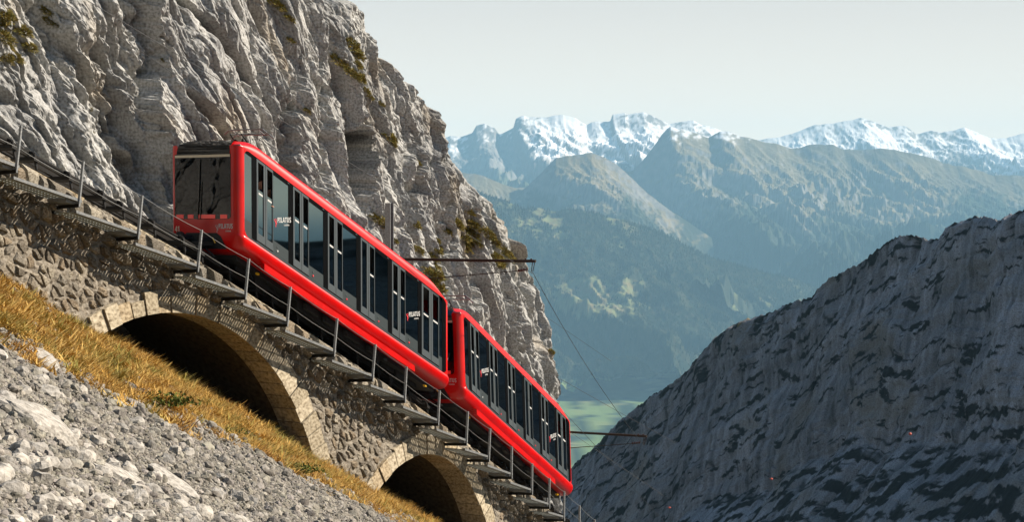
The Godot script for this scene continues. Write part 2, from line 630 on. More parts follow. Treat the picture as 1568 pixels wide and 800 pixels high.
func mesh_height(o: MeshInstance3D, nx: int, nz: int, count: int, sd: int, ok: Callable) -> Array:
	# random spots on a range's own mesh
	var verts: PackedVector3Array = o.mesh.surface_get_arrays(0)[Mesh.ARRAY_VERTEX]
	var cols: PackedColorArray = o.mesh.surface_get_arrays(0)[Mesh.ARRAY_COLOR]
	var r := RandomNumberGenerator.new()
	r.seed = sd
	var out := []
	for k in count:
		var i := r.randi_range(0, nx - 2)
		var j := r.randi_range(5, nz - 2)
		var a := verts[i * nz + j]
		var p := a + (verts[(i + 1) * nz + j] - a) * r.randf() + (verts[i * nz + j + 1] - a) * r.randf()
		if ok.call(cols[i * nz + j]):
			out.append(p)
	return out


func build_forest():
	var tree := Mesher.new()
	for k in 5:
		var t0 := TAU * k / 5
		var t1 := TAU * (k + 1) / 5
		tree.tri(Vector3(cos(t0) * 0.22, 0.0, sin(t0) * 0.22), Vector3(cos(t1) * 0.22, 0.0, sin(t1) * 0.22), Vector3(0, 1, 0), Vector3(cos(t0), 0.3, sin(t0)))
	var places := []
	var colors := []
	var r := RandomNumberGenerator.new()
	r.seed = 5
	var o: MeshInstance3D = get_node("forest_ridge")
	for p in mesh_height(o, 600, 200, 44000, 3, func(c): return c.g < 0.075):
		var h := r.randf_range(16, 34)
		places.append(Transform3D(Basis().scaled(Vector3(h * 1.15, h, h * 1.15)).rotated(Vector3.UP, r.randf() * TAU), p - Vector3(0, 2, 0)))
		var c := Color(0.022, 0.032, 0.020).lerp(Color(0.055, 0.052, 0.026), r.randf() * r.randf())
		colors.append(c)
	tag(copies("forest", tree.mesh(), M.terrain, places, colors), "dense conifer forest covering the wooded mountain", "forest", "", "stuff")


# ---------------------------------------------------------------- the dark ridge across the gully
func build_dark_ridge():
	var crest := []
	for q in [[700, 870, 1210], [800, 800, 1153], [860, 738, 1120], [884, 706, 1106], [905, 690, 1094], [940, 655, 1074], [965, 632, 1060], [1000, 606, 1040], [1030, 586, 1023], [1052, 568, 1011], [1064, 552, 1004], [1086, 528, 992], [1110, 506, 978], [1132, 495, 966], [1152, 487, 955], [1180, 479, 939], [1205, 466, 925], [1240, 456, 905], [1256, 438, 896], [1272, 425, 887], [1300, 411, 871], [1318, 402, 861], [1342, 384, 847], [1366, 366, 834], [1384, 360, 823], [1400, 361, 814], [1418, 367, 804], [1436, 366, 794], [1446, 350, 788], [1466, 340, 777], [1490, 333, 764], [1508, 332, 753], [1528, 337, 742], [1546, 329, 732], [1568, 320, 720]]:
		crest.append(px(q[0], q[1], q[2]))
	crest += [Vector3(238, 6, -660), Vector3(262, 10, -600), Vector3(300, 3, -510), Vector3(350, -4, -390), Vector3(400, -10, -260), Vector3(440, -6, -130), Vector3(455, -16, 0), Vector3(450, -26, 120)]
	var len := [0.0]
	for k in crest.size() - 1:
		len.append(len[-1] + Vector2(crest[k + 1].x - crest[k].x, crest[k + 1].z - crest[k].z).length())
	var nu := 800
	var nv := 330
	# most of the columns go to the stretch before the camera
	var seen: float = len[36]
	var sunny: float = len[14]
	var big := noise(101, 1.0 / 70.0, 4)
	var rib := noise(102, 1.0 / 26.0, 4, true)
	var strata := noise(103, 1.0 / 16.0, 4, true)
	var fine := noise(104, 1.0 / 4.0, 4)
	var patch := noise(105, 1.0 / 13.0, 6)
	var crack_noise := noise(106, 1.0 / 34.0, 4, true)
	var slabs := noise(107, 1.0 / 14.0, 1, false, FastNoiseLite.TYPE_CELLULAR)
	var chips := noise(108, 1.0 / 4.5, 1, false, FastNoiseLite.TYPE_CELLULAR)
	for f in [slabs, chips]:
		f.cellular_return_type = FastNoiseLite.RETURN_DISTANCE
		f.cellular_distance_function = FastNoiseLite.DISTANCE_MANHATTAN
	var verts := PackedVector3Array()
	var cols := PackedColorArray()
	verts.resize(nu * nv)
	cols.resize(nu * nv)
	var k := 0
	for i in nu:
		var t := float(i) / (nu - 1)
		var l: float = seen * t / 0.90 if t < 0.90 else lerpf(seen, len[-1], (t - 0.90) / 0.10)
		while k < crest.size() - 2 and len[k + 1] < l:
			k += 1
		var f: float = (l - len[k]) / (len[k + 1] - len[k])
		var top: Vector3 = crest[k].lerp(crest[k + 1], clampf(f, 0, 1))
		var along_dir: Vector3 = (crest[mini(k + 4, crest.size() - 1)].lerp(crest[mini(k + 5, crest.size() - 1)], f) - crest[maxi(k - 4, 0)].lerp(crest[maxi(k - 3, 0)], f))
		along_dir.y = 0
		along_dir = along_dir.normalized()
		var out := Vector3(-along_dir.z, 0, along_dir.x)
		if out.dot(-top) < 0:
			out = -out
		top.y += fine.get_noise_1d(l * 0.7) * 1.6 + fine.get_noise_1d(l * 3.0) * 0.7
		for j in nv:
			var b: float
			if j < 12:
				b = -(12 - j) * (12 - j) * 0.35
			else:
				b = 150.0 * (j - 12) / 280.0 if j < 292 else 150.0 + 85.0 * (j - 292) / (nv - 293.0)
			var p := top
			var cover := 0.0
			var crack := 0.0
			if b < 0:
				p += -out * (-b) * 1.0 + Vector3(0, b * 0.55, 0)
				cover = 0.7
			else:
				var shelf := 100.0 + 10.0 * big.get_noise_2d(l * 0.7, 900.0)
				var on_shelf := clampf((b - shelf) / 5.0, 0, 1) * (1.0 - clampf((b - shelf - 52.0 - 24.0 * big.get_noise_1d(l * 0.8)) / 6.0, 0, 1))
				var lean := 0.20
				var g := minf(b, shelf) * lean + clampf(b - shelf, 0.0, 58.0) * 0.95 + maxf(b - shelf - 58.0, 0.0) * 0.25
				var edge := clampf(b / 2.5 + 0.1, 0, 1)
				var q := b + l * 0.16 + 5.0 * big.get_noise_2d(l, b * 0.7)
				var d := 7.0 * big.get_noise_2d(l, b) - 2.2 * rib.get_noise_2d(l * 0.8 + b * 0.25, b * 0.2) - 1.0 * strata.get_noise_2d(l * 0.08, q * 1.2) + 0.25 * fine.get_noise_2d(l, b)
				var bed := q / 15.0 + 0.35 * big.get_noise_2d(l * 2.0, 40.0)
				d += 1.9 * (1.0 - absf(bed - floorf(bed) - 0.12) / 0.88) * clampf(0.4 + 1.6 * patch.get_noise_2d(l * 0.25, floorf(bed) * 37.0), 0, 1)
				var chimney := clampf((crack_noise.get_noise_2d(l * 1.1 + b * 0.12, b * 0.10 + 900.0) - 0.66) / 0.30, 0, 1)
				d -= 4.5 * chimney
				d -= 2.0 * slabs.get_noise_2d(l + 3.0 * fine.get_noise_2d(l * 0.3, b * 0.3), b * 0.55) + 0.7 * chips.get_noise_2d(l, b * 0.6)
				crack = maxf(crack_noise.get_noise_2d(l * 0.9, q * 0.35), crack_noise.get_noise_2d(l * 0.12 + 500.0, q * 1.1) - 0.04)
				p += out * (g + d * edge) + Vector3(0, -b, 0)
				var grit := fine.get_noise_2d(l * 0.9, b * 0.9)
				var pt := patch.get_noise_2d(l * 0.6, q * 1.7) + 0.14 * grit
				var st := strata.get_noise_2d(l * 0.10, q * 1.2) + 0.12 * grit
				cover = clampf((pt - 0.40 - 0.45 * big.get_noise_2d(l * 0.6 + 700.0, b * 0.9) + 0.46 * exp(-b / 6.0)) * 16.0, 0, 1)
				cover = maxf(cover, clampf((st - 0.70 + pt * 0.9) * 14.0, 0, 1))
				cover = maxf(cover, clampf((chimney - 0.55 + 0.5 * pt) * 6.0, 0, 1))
				cover = maxf(cover, on_shelf * clampf((0.20 + pt * 1.3 - 0.55 * maxf(st, 0.0)) * 8.0, 0, 1))
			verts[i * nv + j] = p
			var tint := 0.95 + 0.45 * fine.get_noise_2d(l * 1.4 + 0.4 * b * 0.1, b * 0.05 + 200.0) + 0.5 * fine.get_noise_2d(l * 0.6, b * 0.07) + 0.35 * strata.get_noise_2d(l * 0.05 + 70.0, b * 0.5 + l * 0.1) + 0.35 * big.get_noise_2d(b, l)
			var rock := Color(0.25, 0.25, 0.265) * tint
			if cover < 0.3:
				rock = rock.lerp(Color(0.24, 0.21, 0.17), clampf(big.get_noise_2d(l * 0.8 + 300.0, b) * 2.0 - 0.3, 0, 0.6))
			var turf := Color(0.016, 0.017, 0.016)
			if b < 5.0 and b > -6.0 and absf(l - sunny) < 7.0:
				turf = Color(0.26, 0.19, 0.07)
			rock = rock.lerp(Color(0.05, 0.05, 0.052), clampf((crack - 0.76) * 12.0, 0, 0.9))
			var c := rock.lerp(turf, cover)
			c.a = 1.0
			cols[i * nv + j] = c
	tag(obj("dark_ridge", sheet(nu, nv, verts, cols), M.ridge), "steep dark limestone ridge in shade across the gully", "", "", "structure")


# ---------------------------------------------------------------- the cliff behind the railway
const CLIFF_S0 := -16.0
const CLIFF_S1 := 36.0
const CLIFF_V0 := -4.2
const CLIFF_V1 := 14.6
const CLIFF_NS := 1150
const CLIFF_NV := 470
var cliff := PackedFloat32Array()


func saw(t: float) -> float:      # out with a jerk, back again slowly
	return t / 0.10 if t < 0.10 else 1.0 - (t - 0.10) / 0.90


func cliff_w(s: float, v: float) -> float:
	var i := clampf((s - CLIFF_S0) / (CLIFF_S1 - CLIFF_S0) * (CLIFF_NS - 1), 0, CLIFF_NS - 1.001)
	var j := clampf((v - CLIFF_V0) / (CLIFF_V1 - CLIFF_V0) * (CLIFF_NV - 1), 0, CLIFF_NV - 1.001)
	return cliff[int(i) * CLIFF_NV + int(j)]


func build_cliff():
	var crest := [Vector2(-16, 15), Vector2(0, 13.6), Vector2(8, 12.6), Vector2(12.4, 11.9), Vector2(12.9, 11.7), Vector2(14.2, 12.4), Vector2(16.0, 13.3), Vector2(17.1, 13.6), Vector2(17.3, 12.5), Vector2(18.8, 13.0), Vector2(19.8, 12.7), Vector2(21.9, 12.55), Vector2(23.4, 11.95), Vector2(25.1, 11.5), Vector2(26.8, 11.65), Vector2(29.9, 11.35), Vector2(32.3, 10.2), Vector2(33.5, 9.0), Vector2(36, 7.4)]
	var nose := [Vector2(-5, 28.6), Vector2(0.3, 30.2), Vector2(2.9, 31.2), Vector2(5.3, 32.0), Vector2(6.3, 32.6), Vector2(7.8, 32.8), Vector2(8.4, 32.8), Vector2(9.3, 32.5), Vector2(10.2, 32.0), Vector2(15, 31)]
	var big := noise(201, 0.16, 3)
	var slab := noise(202, 0.34, 4, true)
	var block := noise(203, 0.55, 1, false, FastNoiseLite.TYPE_CELLULAR)
	var chip := noise(210, 1.5, 1, false, FastNoiseLite.TYPE_CELLULAR)
	var crumb := noise(211, 4.2, 1, false, FastNoiseLite.TYPE_CELLULAR)
	var fault := noise(212, 0.42, 1, false, FastNoiseLite.TYPE_CELLULAR)
	var joint := noise(213, 1.3, 1, false, FastNoiseLite.TYPE_CELLULAR)
	for f in [fault, joint]:
		f.cellular_return_type = FastNoiseLite.RETURN_DISTANCE2_SUB
	for f in [block, chip, crumb]:
		f.cellular_return_type = FastNoiseLite.RETURN_DISTANCE
		f.cellular_distance_function = FastNoiseLite.DISTANCE_MANHATTAN
	var mid := noise(204, 0.85, 3, true)
	var fine := noise(205, 3.2, 4)
	var stain := noise(206, 0.5, 4)
	var warm := noise(207, 0.22, 3)
	cliff.resize(CLIFF_NS * CLIFF_NV)
	var ds := (CLIFF_S1 - CLIFF_S0) / (CLIFF_NS - 1)
	var dv := (CLIFF_V1 - CLIFF_V0) / (CLIFF_NV - 1)
	for i in CLIFF_NS:
		var s := CLIFF_S0 + i * ds
		var ct := along(crest, s) + 0.25 * fine.get_noise_1d(s * 0.5)
		# on the left the beds dip down along the railway, on the right they stand upright
		var turn := lerpf(0.62, 0.12, clampf((s - 4.0) / 8.0, 0, 1))
		var ca := cos(turn)
		var sa := sin(turn)
		for j in CLIFF_NV:
			var v := CLIFF_V0 + j * dv
			var x := s * ca + v * sa
			var y := v * ca - s * sa
			var b := big.get_noise_2d(s * 0.9, v * 0.6)
			var wob := b * 1.2
			var w := -2.9 - 0.2 * (v + 3.0)
			w += 0.85 * b
			var across := x * 0.40 + 0.9 * b + 0.5 * warm.get_noise_2d(s * 0.6, v * 0.35)
			var step_a := across - floorf(across)
			var across2 := x * 1.05 + 0.8 * b + 0.7 * stain.get_noise_2d(x, y * 0.3)
			var step_b := across2 - floorf(across2)
			w += 0.62 * clampf(0.5 + 1.3 * stain.get_noise_2d(s * 0.35 + 40.0, v * 0.3), 0, 1) * saw(step_a)
			w += 0.24 * clampf(0.5 + 1.5 * stain.get_noise_2d(s * 0.6 - 40.0, v * 0.5), 0, 1) * saw(step_b)
			w -= 0.38 * slab.get_noise_2d((x + wob) * 1.0, y * 0.30)
			var qx := x + wob + 0.35 * mid.get_noise_2d(x, y)
			w -= 0.30 * block.get_noise_2d(qx, y * 0.5)
			w -= 0.115 * chip.get_noise_2d(qx, y * 0.6)
			w -= 0.042 * crumb.get_noise_2d(x + 0.1 * b, y * 0.7)
			w -= 0.07 * mid.get_noise_2d(x + wob, y * 0.5)
			w += 0.035 * fine.get_noise_2d(x, y * 0.8)
			var f1 := 1.0 - clampf((fault.get_noise_2d(x + wob, y * 0.45) + 1.0) / 0.10, 0, 1)
			var f2 := 1.0 - clampf((joint.get_noise_2d(qx, y * 0.7) + 1.0) / 0.13, 0, 1)
			w -= 0.22 * f1 + 0.08 * f2
			w -= 1.10
			w = minf(w, -2.2 + 0.25 * maxf(v, 0.0))
			var e := maxf(0.0, v - ct) + maxf(0.0, s - along(nose, v) + 0.3 * b)
			w -= 3.2 * e * e / (e + 0.25)
			cliff[i * CLIFF_NV + j] = w
	# gullies, cracks and the cave: a line, how deep, how far the left side slopes in, how far the right one
	groove([[1.9, 6.6], [2.15, 5.36], [2.5, 4.51], [2.45, 3.54], [1.5, 2.2], [1.15, 1.11], [1.3, 0.12], [1.6, -1.4]], 1.35, 2.4, 0.22)
	groove([[3.6, 7.2], [4.05, 6.53], [5.3, 6.42], [7.1, 6.4], [8.2, 5.6]], 0.95, 0.5, 0.16)
	groove([[-1.5, 3.2], [-1.35, 2.27], [-0.45, 1.88], [0.2, 1.4], [0.5, 0.83], [0.95, -0.3]], 0.7, 0.9, 0.15)
	groove([[3.1, 3.3], [4.3, 3.0], [5.9, 3.1]], 0.9, 0.7, 0.15)
	groove([[10.45, 8.1], [9.3, 5.38], [9.2, 3.2]], 0.8, 0.8, 0.18)
	groove([[19.8, 10.5], [19.4, 8.02], [16.8, 4.0]], 0.6, 0.7, 0.18)
	groove([[13.2, 10.9], [13.9, 9.32], [14.3, 7.9]], 0.7, 0.7, 0.18)
	groove([[21.2, 9.8], [21.2, 7.38], [19.6, 4.5]], 0.65, 0.8, 0.18)
	groove([[26.1, 8.8], [26.5, 6.45], [27.0, 3.8]], 0.65, 0.8, 0.18)
	groove([[12.25, 9.3], [11.35, 6.55], [10.3, 3.8]], 0.65, 0.6, 0.18)
	groove([[23.8, 10.0], [23.5, 7.47], [22.4, 5.0]], 0.55, 0.6, 0.18)
	groove([[16.9, 9.6], [15.9, 9.3], [15.1, 8.3], [14.45, 7.2], [14.2, 6.2], [14.1, 5.3]], 1.2, 1.0, 0.2)
	hollow([[14.14, 7.97], [15.7, 9.05], [17.2, 9.6], [16.56, 8.81], [14.9, 7.18], [13.9, 5.4], [13.2, 5.3], [13.42, 6.76]], 3.6)
	hollow([[8.2, 4.08], [8.95, 4.6], [9.1, 3.99], [8.7, 3.2], [8.14, 3.1]], 1.8)
	groove([[-5.4, 4.2], [-4.0, 2.7], [-2.8, 0.2]], 0.35, 0.5, 0.12)
	var verts := PackedVector3Array()
	var cols := PackedColorArray()
	verts.resize(CLIFF_NS * CLIFF_NV)
	cols.resize(CLIFF_NS * CLIFF_NV)
	for i in CLIFF_NS:
		var s := CLIFF_S0 + i * ds
		for j in CLIFF_NV:
			var v := CLIFF_V0 + j * dv
			var k := i * CLIFF_NV + j
			verts[k] = at(s, v, cliff[k])
			var a := stain.get_noise_2d(s, v * 0.35)
			var g := warm.get_noise_2d(s, v)
			var c := Color(0.56, 0.55, 0.53).lerp(Color(0.36, 0.36, 0.36), clampf(a * 1.6 + 0.3, 0, 1)).lerp(Color(0.46, 0.39, 0.30), clampf(g * 1.8 - 0.35, 0, 0.7))
			cols[k] = c
	tag(obj("rock_face", sheet(CLIFF_NS, CLIFF_NV, verts, cols), M.cliff), "steep sunlit limestone cliff above the railway", "", "", "structure")
	# uphill, behind the left edge of the view, the cliff goes on
	var n1 := 90
	var n2 := 60
	verts = PackedVector3Array()
	cols = PackedColorArray()
	for i in n1:
		var s := lerpf(-48.0, CLIFF_S0 + 0.2, i / (n1 - 1.0))
		for j in n2:
			var v := lerpf(CLIFF_V0, CLIFF_V1, j / (n2 - 1.0))
			verts.append(at(s, v, -3.6 - 0.2 * (v + 3.0) + 1.2 * big.get_noise_2d(s, v) + 0.6 * mid.get_noise_2d(s * 0.3, v * 0.3)))
			cols.append(Color(0.50, 0.48, 0.45))
	tag(obj("upper_rock_face", sheet(n1, n2, verts, cols), M.cliff), "limestone cliff continuing uphill past the edge of the view", "", "", "structure")
	var low := PackedVector3Array()
	var lowc := PackedColorArray()
	for i in 200:
		var s := lerpf(-16.0, 33.0, i / 199.0)
		for j in 40:
			var v := lerpf(-12.0, CLIFF_V0 + 0.1, j / 39.0)
			low.append(at(s, v, -3.1 - 2.6 * clampf((-4.4 - v) / 0.8, 0, 1) * (1.0 if s < 20.0 else 0.0) + 0.45 * mid.get_noise_2d(s, v * 0.8) + 0.5 * big.get_noise_2d(s, v) - 1.5 * maxf(0.0, s - 27.0)))
			lowc.append(Color(0.40, 0.37, 0.32))
	tag(obj("lower_rock_face", sheet(200, 40, low, lowc), M.cliff), "limestone foot of the cliff below the track", "", "", "structure")
	build_tussocks()


func groove(line: Array, depth: float, left: float, right: float):
	var pts := []
	for q in line:
		pts.append(Vector2(q[0], q[1]))
	var wob := noise(230 + line.size(), 0.9, 4)
	var ds := (CLIFF_S1 - CLIFF_S0) / (CLIFF_NS - 1)
	var dv := (CLIFF_V1 - CLIFF_V0) / (CLIFF_NV - 1)
	var lo: Vector2 = pts[0]
	var hi: Vector2 = pts[0]
	for p in pts:
		lo = lo.min(p)
		hi = hi.max(p)
	lo -= Vector2.ONE * (maxf(left, right) + 0.4)
	hi += Vector2.ONE * (maxf(left, right) + 0.4)
	for i in range(maxi(0, int((lo.x - CLIFF_S0) / ds)), mini(CLIFF_NS, int((hi.x - CLIFF_S0) / ds) + 1)):
		for j in range(maxi(0, int((lo.y - CLIFF_V0) / dv)), mini(CLIFF_NV, int((hi.y - CLIFF_V0) / dv) + 1)):
			var p := Vector2(CLIFF_S0 + i * ds, CLIFF_V0 + j * dv)
			var n := wob.get_noise_2d(p.x, p.y) * 0.5
			p.x += n
			var best := 1e9
			var side := 1.0
			var run := 0.0
			for k in pts.size() - 1:
				var q := Geometry2D.get_closest_point_to_segment(p, pts[k], pts[k + 1])
				var d := p.distance_to(q)
				if d < best:
					best = d
					var t: Vector2 = pts[k + 1] - pts[k]
					side = t.cross(p - q)      # the line runs downwards: negative is its left in the picture
					run = (k + q.distance_to(pts[k]) / t.length()) / (pts.size() - 1)
			var reach := left if side < 0 else right
			var f := 1.0 - best / reach
			if f > 0:
				f = f * f * (3 - 2 * f)
				cliff[i * CLIFF_NV + j] -= depth * f * (0.75 + 0.6 * n) * sqrt(clampf(minf(run, 1 - run) * 6.0 + 0.15, 0, 1))


func hollow(outline: Array, depth: float):
	# a cave: everything within the outline goes back into the rock
	var ring := PackedVector2Array()
	for q in outline:
		ring.append(Vector2(q[0], q[1]))
	var wob := noise(240, 1.3, 3)
	var ds := (CLIFF_S1 - CLIFF_S0) / (CLIFF_NS - 1)
	var dv := (CLIFF_V1 - CLIFF_V0) / (CLIFF_NV - 1)
	for i in CLIFF_NS:
		for j in CLIFF_NV:
			var p := Vector2(CLIFF_S0 + i * ds, CLIFF_V0 + j * dv)
			if p.distance_to(ring[0]) > 5.0:
				continue
			p += Vector2(wob.get_noise_2d(p.x, p.y), wob.get_noise_2d(p.y + 50.0, p.x)) * 0.35
			if Geometry2D.is_point_in_polygon(p, ring):
				cliff[i * CLIFF_NV + j] -= depth


func tussock(sd: int, blades: int) -> ArrayMesh:
	# a cushion: short blades standing out of a low uneven dome
	var r := RandomNumberGenerator.new()
	r.seed = sd
	var m := Mesher.new()
	m.colored = true
	var lumps := noise(sd, 1.6, 2)
	for k in blades:
		var t := r.randf() * TAU
		var up := pow(r.randf(), 0.8)
		var d := Vector3(cos(t) * sqrt(1 - up * up), up, sin(t) * sqrt(1 - up * up))
		var big := 0.36 * (1.0 + 0.7 * lumps.get_noise_3dv(d))
		var foot := Vector3(d.x * 1.15, d.y * 0.75, d.z * 1.15) * big * r.randf_range(0.75, 1.0)
		var tip := foot + (d + Vector3(r.randfn(), r.randfn() * 0.5 - 0.15, r.randfn()) * 0.45).normalized() * r.randf_range(0.07, 0.17)
		var across := d.cross(Vector3(r.randfn(), r.randfn(), r.randfn())).normalized() * r.randf_range(0.010, 0.020)
		var hue := lumps.get_noise_3dv(d * 2.5) + r.randf_range(-0.3, 0.3)
		m.tint = Color(0.150, 0.128, 0.041).lerp(Color(0.090, 0.101, 0.030), clampf(hue * 2.0 + 0.4, 0, 1)).lerp(Color(0.270, 0.165, 0.045), r.randf() * r.randf() * 0.8)
		m.tri(foot - across, foot + across, foot.lerp(tip, 0.6) + across * 0.8)
		m.tri(foot - across, foot.lerp(tip, 0.6) + across * 0.8, tip)
	return m.mesh()


func build_tussocks():
	var kinds := [tussock(1, 1500), tussock(2, 1500), tussock(3, 1400), tussock(4, 1400)]
	var r := RandomNumberGenerator.new()
	r.seed = 11
	var named := {
		0: "olive grass cushion on the cliff at the far left, biggest of its cluster",
		4: "rounded grass cushion high on the cliff at upper left beside a crack",
		8: "grass cushion on the cliff right under the top edge of the view",
		18: "lone grass cushion hanging above the dark cave in the cliff",
		21: "grass tussock on the ledge under the cave behind the red roof",
		35: "grass tussock at the cliff's right edge above the catenary arm",
	}
	var spots := [[-3.7, 1.59, 0.6], [-2.75, 1.69, 0.55], [-2.6, 1.38, 0.5], [-3.65, 0.56, 0.4], [-1.4, 2.98, 0.4], [-1.35, 2.75, 0.45], [-1.25, 2.69, 0.25], [-3.8, 0.98, 0.55], [9.7, 9.75, 0.75], [9.95, 9.42, 0.5], [10.1, 8.82, 0.3], [14.6, 11.24, 0.8], [14.95, 11.1, 0.7], [14.5, 10.49, 0.6], [13.9, 9.81, 0.7], [16.0, 10.43, 0.4], [16.3, 10.36, 0.35], [17.7, 10.9, 0.35], [17.9, 9.75, 0.7], [18.1, 9.66, 0.5], [14.5, 5.15, 0.7], [14.9, 5.1, 0.7], [15.45, 5.2, 0.5], [14.15, 5.6, 0.4], [17.75, 6.51, 0.5], [19.9, 6.94, 0.4], [19.7, 6.23, 0.6], [17.45, 4.49, 0.8], [21.7, 8.42, 0.7], [23.0, 8.53, 0.6], [21.2, 7.35, 0.5], [23.3, 8.29, 0.6], [23.7, 9.39, 0.8], [24.35, 9.31, 0.8], [25.2, 9.4, 0.7], [27.65, 10.2, 0.8], [26.1, 9.02, 0.9], [23.85, 8.68, 0.6], [23.45, 9.78, 0.5], [20.3, 5.9, 0.4], [17.3, 4.07, 0.9], [23.75, 8.71, 0.6], [27.95, 10.07, 0.7], [17.55, 5.47, 0.4], [15.55, 4.9, 0.4], [24.75, 8.58, 0.9], [23.75, 8.97, 0.7], [19.75, 5.89, 0.8], [19.9, 6.57, 0.6], [13.7, 10.15, 0.7], [23.6, 9.16, 0.7], [25.9, 9.12, 0.8], [-3.8, 1.39, 0.4], [-3.25, 0.75, 0.4], [14.2, 9.87, 0.6], [23.55, 8.8, 0.5], [21.3, 7.98, 0.5], [-3.45, 0.99, 0.5], [19.6, 9.73, 0.35], [30.2, 7.03, 0.4], [10.35, 6.65, 0.3], [2.6, 3.9, 0.2], [1.9, 1.9, 0.15], [-0.25, 0.95, 0.15], [-0.5, 0.2, 0.15]]
	for k in spots.size():
		var q: Array = spots[k]
		var p := at(q[0], q[1], cliff_w(q[0], q[1]) - 0.05)
		var label: String = named.get(k, "")
		if label == "":
			if q[0] < 3.0:
				label = "small grass cushion on the cliff left of the upper railcar"
			elif q[0] < 11.0:
				label = "small grass cushion high on the cliff over the upper railcar's current collector"
			elif q[1] > 8.8 and q[0] < 19.5:
				label = "olive grass cushion in the patch below the boulder on the cliff's top"
			elif q[0] < 16.5:
				label = "ochre grass cushion round the cave behind the upper railcar's roof"
			elif q[0] < 20.5:
				label = "grass cushion in a cliff crack between grey mast and brown arm"
			else:
				label = "ochre grass cushion in the patch by the cliff's right edge above the brown arm"
		var o := obj("grass_tussock", kinds[k % 4], M.leaf)
		var h := heading(q[0])
		o.transform = Transform3D(Basis(Vector3.UP, r.randf() * TAU).scaled(Vector3(1.15, 0.95, 1.15) * q[2] * r.randf_range(0.8, 1.1)), p)
		o.transform.basis = Basis(Vector3(sin(h), 0, -cos(h)), 0.7) * o.transform.basis
		tag(o, label, "grass tussock", "grass cushions growing on the cliff")


# ---------------------------------------------------------------- the slope below the viaduct
const SLOPE_A := 0.591667     # HEAD_A in radians
var undulate: FastNoiseLite


func slope_at(a: float, b: float, lift := 0.0) -> Vector3:     # a runs with the railway, b across it
	var y := -1.65 - 0.499 * a - 0.412 * b
	y += 0.22 * undulate.get_noise_2d(a * 0.35, b * 0.35) * clampf((Vector2(a, b).length() - 3.0) / 8.0, 0, 1)
	return Vector3(a * sin(SLOPE_A) + b * cos(SLOPE_A), y + lift, -(a * cos(SLOPE_A) - b * sin(SLOPE_A)))


func turf_edge(a: float) -> float:
	return -16.8 - 0.46 * (a - 13.6) + 0.9 * undulate.get_noise_1d(a * 1.3) + 0.35 * undulate.get_noise_1d(a * 5.0 + 50.0)


func in_view(p: Vector3, margin := 0.12) -> bool:
	if p.z > -5.0:
		return false
	var y := p.y * cos(PITCH) - p.z * sin(PITCH)
	var d := -p.z * cos(PITCH) - p.y * sin(PITCH)
	return absf(p.x) < d * 784.0 / FOCAL * (1 + margin) and absf(y) < d * 400.0 / FOCAL * (1 + margin * 2)


func rock_mesh(sd: int, rounds: int, flat: Vector3, cuts := 11) -> ArrayMesh:
	var r := RandomNumberGenerator.new()
	r.seed = sd
	var g := (1.0 + sqrt(5.0)) / 2.0
	var v := []
	for q in [[-1, g, 0], [1, g, 0], [-1, -g, 0], [1, -g, 0], [0, -1, g], [0, 1, g], [0, -1, -g], [0, 1, -g], [g, 0, -1], [g, 0, 1], [-g, 0, -1], [-g, 0, 1]]:
		v.append(Vector3(q[0], q[1], q[2]).normalized())
	var f := [[0, 11, 5], [0, 5, 1], [0, 1, 7], [0, 7, 10], [0, 10, 11], [1, 5, 9], [5, 11, 4], [11, 10, 2], [10, 7, 6], [7, 1, 8], [3, 9, 4], [3, 4, 2], [3, 2, 6], [3, 6, 8], [3, 8, 9], [4, 9, 5], [2, 4, 11], [6, 2, 10], [8, 6, 7], [9, 8, 1]]
	for n in rounds:
		var h := []
		var seen := {}
		for t in f:
			var mids := []
			for k in 3:
				var a: int = t[k]
				var b: int = t[(k + 1) % 3]
				var key := mini(a, b) * 10000 + maxi(a, b)
				if not seen.has(key):
					seen[key] = v.size()
					v.append(((v[a] + v[b]) / 2).normalized())
				mids.append(seen[key])
			h += [[t[0], mids[0], mids[2]], [t[1], mids[1], mids[0]], [t[2], mids[2], mids[1]], mids]
		f = h
	var planes := []
	for k in cuts:
		planes.append([Vector3(r.randfn(), r.randfn(), r.randfn()).normalized(), r.randf_range(0.62, 0.98)])
	var rough := noise(sd, 1.6, 3)
	for k in v.size():
		var d: Vector3 = v[k]
		var len := 1.15
		for p in planes:
			var q: float = d.dot(p[0])
			if q > 0.05:
				len = minf(len, p[1] / q)
		v[k] = d * len * (1.0 + 0.06 * rough.get_noise_3dv(d * 2.0)) * flat
	var m := Mesher.new()
	for t in f:
		m.tri(v[t[0]], v[t[1]], v[t[2]], v[t[0]] + v[t[1]] + v[t[2]])
	return m.mesh()


